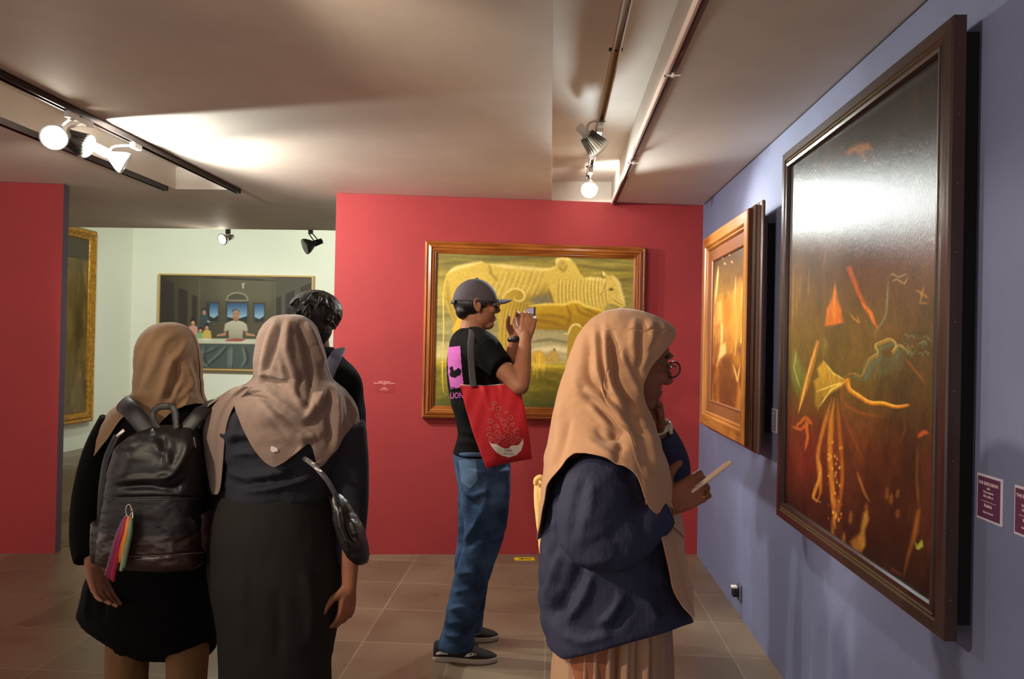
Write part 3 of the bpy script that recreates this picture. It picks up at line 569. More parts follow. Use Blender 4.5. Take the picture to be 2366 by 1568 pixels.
# standing woman, three children, man
a.poly([(466,720),(472,712),(480,716),(486,735),(488,752),(480,760),(460,756),(462,738)],(62,78,84),1.5); a.blob(472,722,4.5,6,(196,140,110),1,3); a.line([(466,720),(468,713),(476,713),(480,722),(486,745)],3,(40,26,22),.9,1.5); a.line([(478,741),(486,744)],3,(230,226,216),.8,1)
for x,y,s,c,h in ((446,745,1,(222,160,150),1),(463,763,.8,(140,190,130),1),(478,756,.9,(226,190,96),1)):
    a.poly([(x-9*s,y+9*s),(x-3,y+6*s),(x+4,y+6*s),(x+10*s,y+10*s),(x+12*s,y+24),(x+10*s,782),(x-11*s,782),(x-12*s,y+20)],c,1.5); a.blob(x,y-2*s,6.5*s,8*s,(40,24,20),1,4); a.blob(x,y+1*s,4.8*s,5.5*s,(226,164,128),1,4)
a.poly([(520,748),(528,743),(538,740),(550,740),(562,743),(570,750),(573,764),(566,766),(562,762),(560,782),(529,782),(528,762),(522,766),(517,764)],(214,204,186),1.2,1,(170,158,138),(545,740,545,785)); a.blob(545,727,9,12,(196,140,104),1,4); a.poly([(537,722),(540,717),(546,715),(552,718),(554,724),(553,718),(545,713),(537,716)],(70,64,60),1); a.blob(545,738,6,5,(180,120,90),1,3); a.line([(540,725),(543,725)],1.6,(70,40,30),.8,1);a.line([(547,725),(550,725)],1.6,(70,40,30),.8,1);a.line([(542,733),(548,733)],1.5,(150,80,66),.8,1)
for s in (-1,1): a.line([(545+s*24,766),(545+s*26,772),(545+s*38,774)],6,(206,148,112),.95,1.5); a.line([(545+s*36,772),(545+s*44,776)],4,(214,156,120),.95,1.2)
a.poly([(440,781),(600,783),(640,784),(640,795),(430,793)],(216,212,190),1.2); a.poly([(456,783),(476,781),(494,784),(478,787)],(240,236,214),1); a.poly([(524,784),(546,781),(570,784),(556,789),(520,788)],(176,92,84),1); a.poly([(510,790),(560,789),(572,785),(566,791)],(236,232,214),1)
a.poly([(420,794),(660,797),(700,850),(400,850)],(82,92,90),1.5)
for q in ([(470,800),(466,830),(480,848)],[(520,800),(500,822),(474,844)],[(560,800),(566,830),(556,848)],[(530,802),(528,850)],[(500,800),(480,812),(460,818)]): a.line(q,6,(128,142,140),.7,4,sm=12); a.line([(x+7,y) for x,y in q],5,(46,52,52),.7,4,sm=12)
a.line([(536,800),(534,850)],5,(150,160,158),.7,3)
a.build('canvas',paintmat('oil_interior',.6,.05),fp,.75)
# ---- gold framed olive painting at the far left, cut by the partition
XG=-5.93; q=onX(222,535,XG); yr=q[1]; zt=q[2]; zb=onX(200,974,XG)[2]; yl=yr-1.75
TL,TR,BR,BL=[np.array(k) for k in ((XG,yl,zt),(XG,yr,zt),(XG,yr,zb),(XG,yl,zb))]
gp=thing('framed_painting','tall gold framed olive brown painting half hidden by the left red wall','painting',(XG,(yl+yr)/2,zb))
gm=mat('ornate_gilt',(206,146,52),rough=.3,metal=.5,bump=.6,bscale=45,bdist=.006,var=.3,vscale=30)
frame('frame',gp,TL,TR,BR,BL,(1.0,0,0),[(0,-.06),(0,.01),(.02,.03),(.05,.02),(.07,.035),(.10,.02),(.125,.012),(.13,0),(.14,-.01)],gm,gm)
i=.135; y1=np.array([0,1.0,0]); a=Art(TL+y1*i-z*i,TR-y1*i-z*i,BR-y1*i+z*i,BL+y1*i+z*i,80,200,(112,86,36))
n=fbm(a.u*9,a.v*6,61); a.mix(np.clip((n-.42)*3,0,1)*.8,(66,48,18)); n=fbm(a.u*22,a.v*9,66); a.mix(np.clip((n-.55)*4,0,1)*.6,(160,128,56)); a.mix((a.v<.12)*.7,(50,38,30))
a.build('canvas',paintmat('oil_olive',.4,.2),gp,.9)
# ------------------------------------------------------------------ labels with writing
def text_geo(s,size,align='CENTER',bold=0):
    c=bpy.data.curves.new('t','FONT'); c.body=s; c.size=size; c.align_x=align; c.resolution_u=2; c.offset=bold
    o=bpy.data.objects.new('t',c); COL.objects.link(o); dg=bpy.context.evaluated_depsgraph_get(); me=bpy.data.meshes.new_from_object(o.evaluated_get(dg))
    v=np.array([q.co[:] for q in me.vertices]); f=[list(p.vertices) for p in me.polygons]; bpy.data.objects.remove(o); bpy.data.meshes.remove(me); return v,f
def label_card(label,p,u,n,w,h,mc,mt,lines,clear=True,group='printed artwork labels'):
    """p = top-left corner on the wall; u = reading direction; n = wall normal"""
    p=np.array(p,float);u=nrm(u);n=nrm(n);v=np.array([0,0,-1.0]); t=thing('artwork_label',label,'wall label',p+u*w/2+v*h,group)
    e=.006 if clear else 0
    if clear: obj('acrylic_holder',obox(p-u*e-v*e,u,v,n,w+2*e,h+2*e,.004,.001),mat('clear_acrylic',(200,196,210),rough=.12),t,False)
    c=obj('card',obox(p+n*(.0042 if clear else 0),u,v,n,w,h,.0012),mc,t,False)
    for s,yy,sz,cx in lines:
        if s=='-': g=obox(p+u*w*.15+v*yy+n*.0056,u,v,n,w*.7,.0008,.0004)
        else:
            tv,tf=text_geo(s,sz,bold=sz*.03); o=p+u*w*cx+v*yy+n*(.0062 if clear else .002); g=(np.array([o+u*q[0]-v*q[1] for q in tv]),tf)
        obj('lettering' if s!='-' else 'rule_line',g,mt,t,False)
mp=mat('purple_card',(98,52,84),rough=.4); mt=mat('pale_print',(226,206,214),rough=.6)
q=onX(2265,1097,WX); yr=.085
L1=[('THE EXPLOSION',.018,.0105,.5),('1985',.028,.007,.5),('Oil on canvas',.037,.0075,.5),('150 x 200 cm',.047,.0075,.5),('-',.057,0,.5),('Koleksi',.070,.0105,.5),('Galeri Nasional',.085,.0065,.5)]
label_card('purple label card fixed right of the very large dark painting',q,(0,-1,0),(-1,0,0),.088,.098,mp,mt,L1)
q=onX(2352,1126,WX)
label_card('purple label card cut by the right edge of the view',q,(0,-1,0),(-1,0,0),.088,.098,mp,mt,L1)
q=onX(1781,944,WX)
label_card('small grey label card between the two paintings on the blue wall',q,(0,-1,0),(-1,0,0),.10,.098,mat('grey_card',(130,128,150),rough=.4),mt,L1)
q=onP(865,879,P0,PN)
label_card('small red label card on the red wall left of the cattle painting',q,PT,PN,.135,.082,mat('maroon_card',(150,40,44),rough=.6),mat('pink_print',(236,160,150),rough=.6),
 [('SAPI DI PADANG',.010,.011,.5),('PERJALANAN MENUJU RUMAH',.020,.0105,.5),('1979',.030,.008,.5),('Koleksi',.052,.011,.5),('Galeri Nasional',.062,.0085,.5)],clear=False)
# ------------------------------------------------------------------ socket and floor arrow
q=onX(1711,1368,WX); s=thing('wall_socket','small dark power socket low on the blue wall','socket',(WX,q[1],q[2]-.04))
obj('plate',obox((WX-.012,q[1]-.035,q[2]-.045),(1,0,0),(0,1,0),(0,0,1),.012,.07,.09,.004),mat('grey_plastic',(92,92,106),rough=.4),s,False)
obj('plug',obox((WX-.045,q[1]-.02,q[2]-.022),(1,0,0),(0,1,0),(0,0,1),.034,.04,.044,.006),m_dk,s,False)
obj('plug_top',obox((WX-.05,q[1]-.018,q[2]+.024),(1,0,0),(0,1,0),(0,0,1),.03,.034,.012,.003),m_lw,s,False)
c=onZ(1212,1291,0); s=thing('floor_arrow_sticker','yellow floor sticker with a black left arrow below the red wall','sticker',(c[0],c[1],0))
obj('backing_sheet',obox(c-PT*.068-PN*.035+[0,0,.0005],PT,PN,(0,0,1),.136,.07,.001),mat('yellow_vinyl',(222,184,34),rough=.5),s,False)
o=c+np.array([0,0,.0022]); Q=lambda x,y:o+PT*x+PN*-y
obj('arrow',(np.array([Q(-.045,0),Q(-.01,.016),Q(-.01,.006),Q(.045,.006),Q(.045,-.006),Q(-.01,-.006),Q(-.01,-.016)]),[[0,6,5,4,3,2,1]]),mat('black_vinyl',(24,22,20),rough=.5),s,False)
# ------------------------------------------------------------------ people: helpers
def interp_rows(rows,ys):
    R=np.array([list(r)+[0]*(6-len(r)) for r in rows],float); S=spl(R,400); o=np.argsort(S[:,0]); S=S[o]
    return np.stack([np.interp(ys,S[:,0],S[:,k]) for k in range(1,6)],-1)
def apply_folds(G,folds,wr=None,closed=True,N=None):
    """push the surface out/in along folds traced on its camera side. G (m,n,3)"""
    m,n,_=G.shape
    du=np.roll(G,-1,1)-np.roll(G,1,1) if closed else np.gradient(G,axis=1); dv=np.gradient(G,axis=0)
    if N is None:
        N=np.cross(du,dv); N/=np.linalg.norm(N,axis=2)[...,None]+1e-12
        c=G.reshape(-1,3).mean(0); s=np.sign(((G-c)*N).sum()); N=N*s
    X,Y=proj(G.reshape(-1,3)); X=X.reshape(m,n);Y=Y.reshape(m,n)
    wt=np.clip(-N[...,1]*3+.35,0,1); D=np.zeros((m,n))
    for fo in folds:
        pts,w,amp=fo[0],fo[1],fo[2]
        P=spl(pts,max(12,len(pts)*4)); b=(X>P[:,0].min()-3*w)&(X<P[:,0].max()+3*w)&(Y>P[:,1].min()-3*w)&(Y<P[:,1].max()+3*w)
        if not b.any(): continue
        d,t=seg_dist(X[b],Y[b],P); tp=np.clip(np.minimum(t,1-t)*5+.05,0,1); tp=tp if len(fo)<4 else np.clip(t*4+.1,0,1)
        D[b]+=amp*np.exp(-(d/w)**2)*tp
    D*=wt
    if wr:
        a,sx,sy,sd=wr; D+=a*(fbm(X/sx+40,Y/sy+40,sd,3)-.5)*2
    return G+N*D[...,None]
def loft(rows,D,n=96,m=110,folds=(),hem=None,wr=None,e=1.0,topcap=True,botcap=True,hemb=None,pleat=None,yw=None):
    """closed body from horizontal rings. rows = (row px, left px, right px, depth toward camera, depth away, shift away), measured at distance D"""
    s=D/FPX; ys=np.linspace(rows[0][0],rows[-1][0],m) if yw is None else np.interp(np.linspace(0,1,m),*yw)
    th=np.linspace(0,2*math.pi,n,endpoint=False)-math.pi/2; ct,st=np.cos(th),np.sin(th)
    cx=np.sign(ct)*np.abs(ct)**e; sx=np.sign(st)*np.abs(st)**e
    v=((ys-ys[0])/(ys[-1]-ys[0]))[:,None]*np.ones((1,n)); PY=ys[:,None]*np.ones((1,n))
    bt=rows[-1][0]
    for it in range(6 if hem else 1):
        Q=interp_rows(rows,PY.ravel()).reshape(m,n,5)
        PXx=(Q[...,0]+Q[...,1])/2+(Q[...,1]-Q[...,0])/2*cx
        if hem:
            hx=np.array(hem,float); hb=np.array(hemb,float) if hemb else hx
            e1=np.interp(PXx,hx[:,0],hx[:,1]); e2=np.interp(PXx,hb[:,0],hb[:,1]); E=np.where(sx<0,e1,e2); yp=D+Q[...,4]+np.where(sx<0,Q[...,2]*sx,Q[...,3]*sx); E=795+(E-795)*yp/D; PY=ys[0]+v*(E-ys[0])
    c=(Q[...,0]+Q[...,1])/2; hw=(Q[...,1]-Q[...,0])/2*s
    base=CP+Fv*0; G=np.zeros((m,n,3))
    # centre line in the plane y=D, rings level with the floor
    dx=(c-1183)/FPX; dy=(PY-784)/FPX; dr=Fv+Rv*dx[...,None]-Uv*dy[...,None]; W0=CP+dr*(D/dr[...,1:2])
    G[...,0]=W0[...,0]+hw*cx; G[...,2]=W0[...,2]; G[...,1]=D+Q[...,4]+np.where(sx<0,Q[...,2]*sx,Q[...,3]*sx)
    if pleat: k,a,ph=pleat; G[...,0]+=a*np.sin(th*k+ph)*ct*v; G[...,1]+=a*np.sin(th*k+ph)*st*v
    G=apply_folds(G,folds,wr)
    V=G.reshape(-1,3); F=[q[::-1] for q in grid_faces(m,n,cv=True)]
    F=[q[::-1] for q in F]
    if topcap: F.append(list(range(n)))
    if botcap: F.append([(m-1)*n+k for k in range(n)][::-1])
    return V,F
def J(x,y,Y): return onY(x,y,Y)
def frameof(fd,tilt=0):
    """local axes: forward, left, up"""
    f=nrm(fd); l=nrm(np.cross([0,0,1.0],f)); u=np.array([0,0,1.0]); f2=f*math.cos(tilt)-u*math.sin(tilt); u2=u*math.cos(tilt)+f*math.sin(tilt); return f2,l,u2
def loc2w(g,c,ax,s=1.0):
    v,f=g; v=np.asarray(v,float)*s; return c+v[:,[0]]*ax[0]+v[:,[1]]*ax[1]+v[:,[2]]*ax[2],f
def head(c,fd,tilt=0,s=1.0,neck=None):
    """head about .225 m tall centred on c: skull, face, brow, nose, lips, chin, cheeks, ears"""
    E=ellipsoid
    g=[E((-.012,0,.03),(.098,.077,.088),28),E((.022,0,-.022),(.066,.062,.088),24),E((.052,0,-.088),(.032,.034,.025),18),E((.01,0,-.062),(.06,.056,.044),20),
       tube([(.083,0,.022),(.094,0,0),(.105,0,-.022)],[.007,.009,.012],10),E((.097,0,-.027),(.014,.016,.009),12),
       E((.078,0,.034),(.016,.05,.010),14),E((.083,0,-.054),(.011,.024,.0065),12),E((.081,0,-.066),(.011,.021,.0075),12),
       E((.062,.036,-.02),(.024,.022,.02),12),E((.062,-.036,-.02),(.024,.022,.02),12)]
    for q in (-1,1):
        g.append(E((-.008,q*.079,-.004),(.017,.008,.03),14,(q*.25,'Z'))); g.append(tube([(.004,q*.08,.022),(-.014,q*.086,.03),(-.026,q*.087,.012),(-.02,q*.084,-.014),(-.004,q*.08,-.03)],.0055,8,res=14))
    ax=frameof(fd,tilt); return loc2w(join(*g),np.array(c),ax,s),ax
def hand(w,d,pn,th,curl=(.3,.3,.3,.3),spread=.05,thumb=.5,s=1.0,tc=.3):
    """palm and five fingers. w wrist, d towards the fingertips, pn palm normal, th towards the thumb"""
    d=nrm(d); th=nrm(np.array(th)-d*np.dot(th,d)); pn=nrm(np.array(pn)-d*np.dot(pn,d)-th*np.dot(pn,th)); w=np.array(w,float); g=[]
    for k,o in enumerate((.026,.009,-.009,-.025)):
        g.append(tube([w+th*o*.55*s+d*.0*s,w+(th*o*.85+d*.05)*s,w+(th*o+d*.09)*s],[.013*s,.0135*s,.0105*s],10))
        L=(.072,.081,.075,.058)[k]*s; p=w+(th*o+d*.088)*s; a=curl[k] if hasattr(curl,'__len__') else curl; dd=nrm(d+th*spread*(1.5-k)*1.2); P=[p]; tot=0
        for q,(fr,aa) in enumerate(((.45,.8),(.30,1.1),(.25,.8))):
            tot+=a*aa; p=p+(dd*math.cos(tot)+pn*math.sin(tot))*L*fr; P.append(p)
        r=(.0088,.0092,.0088,.0076)[k]*s; g.append(tube(P,[r*1.12,r*1.02,r*.95,r*.78],10))
    g.append(tube([w-d*.012*s,w+d*.03*s,w+d*.075*s],[.024*s,.033*s,.032*s],14,flat=.42,up=pn))
    p=w+(th*.026+d*.022+pn*.006)*s; q=p+nrm(d*.62+th*thumb+pn*tc)*.038*s; r=q+nrm(d*.8+th*thumb*.5+pn*tc)*.034*s; t=r+nrm(d*.95+th*thumb*.2+pn*tc*1.2)*.024*s
    g.append(tube([w+th*.012*s,p,q,r,t],[.013*s,.0155*s,.0125*s,.0105*s,.0085*s],10)); return join(*g)
def body(parent,geos,m,vox=.0045,sm=3): 
    o=obj('body',join(*geos),m,parent); disp(o,vox,sm,.5); return o
def cloth(name,parent,geos,m,vox=.006,sm=4,label=None):
    o=obj(name,join(*geos),m,parent); disp(o,vox,sm,.5)
    if label: o['label']=label
    return o
def skinmat(name,c): 
    m=mat(name,c,rough=.6,spec=.3,bump=.08,bscale=300,var=.08,vscale=14,bdist=.001); b=m.node_tree.nodes['Principled BSDF']; b.inputs['Subsurface Weight'].default_value=.0; return m
sk_tan=skinmat('tan_skin',(150,98,72)); sk_warm=skinmat('brown_skin',(140,86,62)); sk_light=skinmat('light_brown_skin',(176,122,96))
m_hair=mat('black_hair',(14,12,13),rough=.45,bump=.8,bscale=90,stretch=(1,1,.25),bdist=.004)
def ribbon(pts,wid,thk,up,res=24): 
    """flat strap: up = thin direction"""
    return tube(pts,wid/2,10,res=res,flat=thk/wid,up=up,round_end=False)
def bvh(o):
    bpy.context.view_layer.update(); dg=bpy.context.evaluated_depsgraph_get(); e=o.evaluated_get(dg); me=e.to_mesh(); w=o.matrix_world.copy()
    vs_=[w@v.co for v in me.vertices]; ps=[list(p.vertices) for p in me.polygons]; e.to_mesh_clear(); return BVHTree.FromPolygons(vs_,ps)
def stick(tree,V,off=.0015,D=None):
    """drop points given as photo coordinates onto a surface, just above it"""
    out=[];last=None
    for x,y in V:
        r=ray(x,y); h=tree.ray_cast(Vector(CP),Vector(nrm(r)))
        if h[0] is None: out.append(None); continue
        n=np.array(h[1]); n=n if n[1]<0 else -n; out.append(np.array(h[0])+n*off)
    good=[q for q in out if q is not None]; f=np.mean(good,0) if good else np.zeros(3); last=None
    for k in range(len(out)):
        if out[k] is None:
            j=min((abs(a-k),a) for a in range(len(out)) if out[a] is not None)[1] if good else 0; out[k]=out[j] if good else f
    return out
def decal(name,tree,poly,m,parent,step=3.0,off=.0015,label=None):
    P=np.array(poly,float); x0,y0=P.min(0);x1,y1=P.max(0); nx=max(2,int((x1-x0)/step)+1);ny=max(2,int((y1-y0)/step)+1)
    xs=np.linspace(x0,x1,nx);ys=np.linspace(y0,y1,ny); X,Y=np.meshgrid(xs,ys); I=inside(X.ravel(),Y.ravel(),poly)|(seg_dist(X.ravel(),Y.ravel(),poly,True)[0]<step*.45)
    V=stick(tree,list(zip(X.ravel(),Y.ravel())),off); F=[]
    for j in range(ny-1):
        for i in range(nx-1):
            a=j*nx+i; q=[a,a+nx,a+nx+1,a+1]
            if I[q].sum()>=3 and max(np.linalg.norm(V[q[0]]-V[q[2]]),np.linalg.norm(V[q[1]]-V[q[3]]))<.05: F.append(q)
    if not F: print('EMPTY DECAL',name); F=[[0,1,2]]
    used=sorted({i for q in F for i in q}); mp={a:b for b,a in enumerate(used)}
    o=obj(name,([V[i] for i in used],[[mp[i] for i in q] for q in F]),m,parent)
    if label: o['label']=label
    return o
# ================================================================== man in the cap, photographing the cattle painting
MY=3.45; man=thing('person','person in a grey cap and black T-shirt raising a phone at the cattle painting','person',(J(1100,1500,MY)[0],MY,0))
fd=nrm([.955,.28,0]); rt=np.array([.28,-.955,0])
hc=J(1101,706,MY); (hg,hax)=head(hc,fd,-.03,1.0)
nsh,nel,nwr=J(1112,802,3.29),J(1202,893,3.17),J(1214,786,3.31); fsh,fel,fwr=J(1095,806,3.60),J(1174,885,3.72),J(1189,784,3.62)
nh=hand(nwr+[0,0,.012],nrm(J(1226,735,3.38)-nwr)+np.array([0,0,.3]),(.25,.9,.0),(-.75,.1,.35),(.50,.55,.62,.72),.03,.5,1.08,.35)
fh=hand(fwr+[0,0,.012],nrm(J(1214,735,3.56)-fwr)+np.array([0,0,.3]),(.25,-.9,.0),(-.75,-.1,.35),(.5,.55,.6,.7),.03,.5,1.05,.35)
g=[hg,tube([J(1088,775,MY),J(1093,750,MY),hc+[-.012,0,-.05]],[.062,.056,.055],18),tube([J(1088,790,MY),J(1095,870,MY),J(1105,960,MY),J(1112,1050,MY)],[.09,.115,.105,.1],20),
   tube([nsh,nsh*.5+nel*.5,nel],[.05,.046,.038],14,res=10),tube([nel,nel*.7+nwr*.3,nwr,nwr+[0,0,.02]],[.038,.041,.027,.024],14,res=12),nh,
   tube([fsh,fsh*.5+fel*.5,fel],[.05,.046,.038],14,res=10),tube([fel,fel*.7+fwr*.3,fwr,fwr+[0,0,.02]],[.038,.041,.027,.024],14,res=12),fh,tube([nsh*.85+fsh*.15,fsh*.85+nsh*.15],[.055,.055],14),
   tube([J(1112,1060,3.37),J(1118,1230,3.37),J(1052,1478,3.35),J(1050,1495,3.35)],[.08,.06,.04,.04],14,res=16),tube([J(1112,1060,3.54),J(1115,1230,3.56),J(1086,1440,3.6),J(1086,1455,3.6)],[.08,.06,.04,.04],14,res=16)]
body(man,g,sk_tan,.0042,2)
# T-shirt
blk=mat('black_jersey',(9,9,10),rough=.9,spec=.12,bump=.35,bscale=35,bdist=.006)
tor=[(757,1066,1106,.055,.055,0),(766,1054,1126,.10,.10,0),(780,1044,1142,.155,.155,0),(805,1037,1150,.185,.185,0),(860,1033,1157,.18,.18,0),(920,1039,1162,.165,.165,0),(965,1052,1166,.155,.155,0),(1005,1057,1170,.155,.155,0),(1048,1047,1178,.165,.165,0)]
tf=[([(1060,930),(1085,950),(1130,960)],8,.008),([(1056,990),(1090,1000),(1140,990)],7,.007),([(1052,1025),(1080,1020),(1110,1030)],6,.006)]
shirt=cloth('t_shirt',man,[loft(tor,MY,110,110,tf,wr=(.004,26,20,3)),tube([J(1092,795,3.36),J(1118,808,3.27),J(1140,830,3.225),J(1159,848,3.195)],[.085,.08,.066,.058],20,res=12,round_end=False),
   tube([J(1085,800,3.55),J(1112,812,3.63),J(1140,835,3.68),J(1155,852,3.70)],[.085,.078,.065,.058],20,res=12,round_end=False)],blk,.006,3)
st=bvh(shirt); pk=mat('magenta_shirt_print',(176,90,162),rough=.8,spec=.15); 
pr=decal('back_print',st,[(1036,802),(1064,799),(1067,850),(1072,892),(1042,900),(1036,860),(1035,830)],pk,man,1.0,label='pink printed square on the back of the T-shirt')
decal('print_figure',st,[(1040,850),(1046,845),(1049,856),(1056,854),(1060,850),(1066,856),(1064,866),(1056,868),(1052,872),(1044,870),(1040,864),(1043,858)],blk,pr,1.5,.003)
def stick_text(name,tree,s,x,y,h,wid,m,parent,slope=0.0,off=.003,skew=0.0):
    v,f=text_geo(s,1.0,bold=.02); w=v[:,0].max()-v[:,0].min(); V=[(x+(a-v[:,0].min())/w*wid,y-b*h/.72+slope*((a-v[:,0].min())/w*wid)) for a,b in v[:,:2]]
    return obj(name,(stick(tree,V,off),f),m,parent,False)
stick_text('print_lettering',st,'LION',1042,920,14,29,pk,pr,-.04); stick_text('print_lettering',st,'CBA',1042,899,6,12,blk,pr,-.04,.0045)
# jeans: pelvis and two legs, remeshed into one garment
def denim():
    m=mat('blue_denim',(64,90,124),rough=.85,spec=.2,col2=(26,40,66),vscale=7,bump=.5,bscale=120,bdist=.002); return m
pel=[(1041,1047,1178,.155,.155,0),(1070,1049,1180,.165,.165,0),(1110,1056,1180,.165,.165,0),(1150,1062,1178,.14,.14,0),(1175,1070,1170,.1,.1,0)]
l1=[(1080,1062,1178,.09,.09,0),(1160,1064,1177,.092,.092,0),(1200,1070,1173,.088,.088,0),(1250,1072,1161,.08,.08,0),(1290,1062,1146,.075,.075,0),(1340,1047,1130,.072,.072,0),(1400,1033,1110,.07,.07,0),(1445,1025,1099,.068,.068,0),(1480,1013,1097,.068,.068,0),(1496,1010,1094,.07,.07,0)]
l2=[(1080,1058,1172,.09,.09,0),(1160,1058,1170,.09,.09,0),(1200,1058,1164,.088,.088,0),(1250,1056,1148,.078,.078,0),(1300,1050,1138,.074,.074,0),(1360,1052,1126,.07,.07,0),(1420,1056,1118,.066,.066,0),(1455,1058,1116,.066,.066,0)]
jf=[([(1075,1120),(1090,1145),(1130,1130)],6,.012),([(1075,1150),(1095,1165),(1120,1140)],6,-.01),([(1126,1100),(1115,1180),(1080,1240),(1066,1262)],7,.012),([(1118,1180),(1096,1240),(1080,1270)],6,-.012),([(1050,1330),(1080,1322),(1110,1330)],5,.008),([(1045,1370),(1078,1362),(1105,1372)],5,.008),([(1035,1410),(1066,1402),(1098,1412)],5,.009),([(1030,1440),(1060,1436),(1092,1446)],5,.009),([(1024,1462),(1052,1470),(1090,1462)],5,.01),([(1100,1250),(1130,1262),(1150,1240)],7,.008)]
jeans=cloth('jeans',man,[loft(pel,MY,100,60,jf[:3]),loft(l1,3.365,90,140,jf,wr=(.004,18,14,8)),loft(l2,3.56,80,110,[],wr=(.004,18,14,18))],denim(),.006,2)
jt=bvh(jeans); dk=mat('dark_denim_seam',(52,74,104),rough=.9)
decal('back_pocket',jt,[(1060,1062),(1100,1060),(1104,1108),(1086,1128),(1066,1112)],mat('faded_denim',(76,102,134),rough=.9,bump=.4,bscale=120,bdist=.002),man,1.0,.002)
obj('waistband',tube([J(1056,1051,MY-.09)]+[J(x,1050,y) for x,y in ((1080,MY-.160),(1110,MY-.168),(1150,MY-.14),(1170,MY-.06))],.010,8,res=20,flat=.5,up=(0,-1,0)),dk,man)
# shoes
def shoe(label,heel,d,L,parent,up_m,sole_m,acc_m):
    heel=np.array([heel[0],heel[1],0.0]); d=nrm([d[0],d[1],0]); s=np.array([d[1],-d[0],0]); z=np.array([0,0,1.0]); N=26
    ws=spl([(0,.022),(.06,.032),(.3,.033),(.62,.046),(.85,.04),(.97,.018),(1,.006)],N); fs=[]
    out=[(t*L,w) for t,w in ws]; ring=[(t,w) for t,w in out]+[(t,-w) for t,w in out[::-1]]; n=len(ring); V=[];
    for zz,k in ((.001,.96),(.008,1.0),(.020,1.0),(.024,.97)): V+=[heel+d*(L*.5+(t-L*.5)*k)+s*w*k+z*zz for t,w in ring]
    F=grid_faces(4,n,cv=True)+[list(range(n)),[3*n+k for k in range(n)][::-1]]; o=obj('shoe',(np.zeros((0,3)),[]),up_m,parent) if 0 else None
    hs=spl([(0,.075),(.12,.085),(.32,.088),(.5,.075),(.7,.052),(.88,.04),(.98,.03),(1.0,.024)],N); G=[]
    for (t,w),(tt,h) in zip(ws,hs):
        row=[]
        for k in range(17):
            a=math.pi*k/16; row.append(heel+d*t*L*.99+s*math.cos(a)*w*.96+z*(.02+(h-.02)*math.sin(a)**.7))
        G.append(row)
    up=obj('shoe',(np.array(G).reshape(-1,3),grid_faces(N,17)),up_m,parent); up['label']=label
    obj('sole',(V,F),sole_m,up,False)
    for k in range(5):
        t=.36+k*.065; h=np.interp(t,hs[:,0],hs[:,1]); obj('lace',tube([heel+d*t*L+s*.02+z*(h-.004),heel+d*t*L+z*(h+.005),heel+d*t*L-s*.02+z*(h-.004)],.0028,6,res=8),mat('brown_lace',(60,52,44),rough=.8),up)
    def patch(pts):
        P=[]
        for t,hh in pts:
            w=np.interp(t,ws[:,0],ws[:,1]); h=np.interp(t,hs[:,0],hs[:,1]); a=math.asin(min(1,(hh)))
            P.append(heel+d*t*L*.99+s*(math.cos(a)*w*.96+.0015)+z*(.021+(h-.02)*math.sin(a)**.7))
        return P
    A_=patch([(.05,.1),(.12,.12),(.19,.12),(.24,.1)]);B_=patch([(.05,.75),(.09,.6),(.15,.45),(.22,.2)]); obj('heel_stripe',(A_+B_,[[0,1,5,4],[1,2,6,5],[2,3,7,6]]),acc_m,up)
    A_=patch([(.50,.1),(.56,.15),(.62,.3),(.68,.5)]);B_=patch([(.56,.1),(.62,.3),(.68,.45),(.70,.62)]); C_=patch([(.53,.3),(.58,.5),(.63,.6),(.68,.66)]); obj('side_stripe',(A_+C_,[[0,1,5,4],[1,2,6,5],[2,3,7,6]]),acc_m,up)
    return up
su=mat('black_suede',(34,26,26),rough=.85,bump=.2,bscale=200,bdist=.001); so=mat('offwhite_rubber',(186,176,160),rough=.6); sa=mat('white_leather',(222,218,210),rough=.5)
h0=onZ(1001,1524,0); h1=onZ(1150,1527,0); shoe('black suede sneaker with white stripes, nearer foot',(h0[0],3.36),(1,.02),float(h1[0]-h0[0]),man,su,so,sa)
h0=onZ(1034,1476,0)*[1,1,0]; shoe('black suede sneaker with white stripes, farther foot',(h0[0]-.02,3.60),(1,.05),.27,man,su,so,sa)
# cap
cm=mat('charcoal_cap_cotton',(70,62,70),rough=.85,bump=.25,bscale=260,bdist=.0015)
f_,l_,u_=frameof(fd,.06); cc=hc+f_*-.008+u_*.022; V=[];m_,n_=20,40
for i in range(m_):
    ph=(math.pi*.53)*i/(m_-1)
    for k in range(n_):
        t=2*math.pi*k/n_; seam=1-.008*abs(math.cos(3*t))**8*math.sin(ph); V.append(cc+(f_*math.sin(ph)*math.cos(t)*.106+l_*math.sin(ph)*math.sin(t)*.088+u_*math.cos(ph)*.104)*seam)
cap=obj('cap',(V,grid_faces(m_,n_,cv=True)+[list(range(n_))]),cm,man); solid(cap,.004)
V=[]
for i in range(14):
    v=i/13
    for k in range(21):
        q=-1+2*k/20; V.append(cc+f_*(.086-.02*q*q+.088*v*(1-.35*q*q))+l_*q*.078+u_*(.012-.036*q*q*(.9-.25*v)+.006*math.sin(v*2.2)+.006*v))
br=obj('cap_brim',(V,grid_faces(14,21)),cm,cap); solid(br,.007)
obj('cap_button',ellipsoid(cc+u_*.105,(.008,.008,.005),12),cm,cap)
obj('cap_strap',ribbon([cc-f_*.102+l_*.035-u_*.014,cc-f_*.112-u_*.016,cc-f_*.102-l_*.035-u_*.014],.018,.004,f_,10),mat('dark_strap',(30,28,32),rough=.6),cap)
hv=[]; 
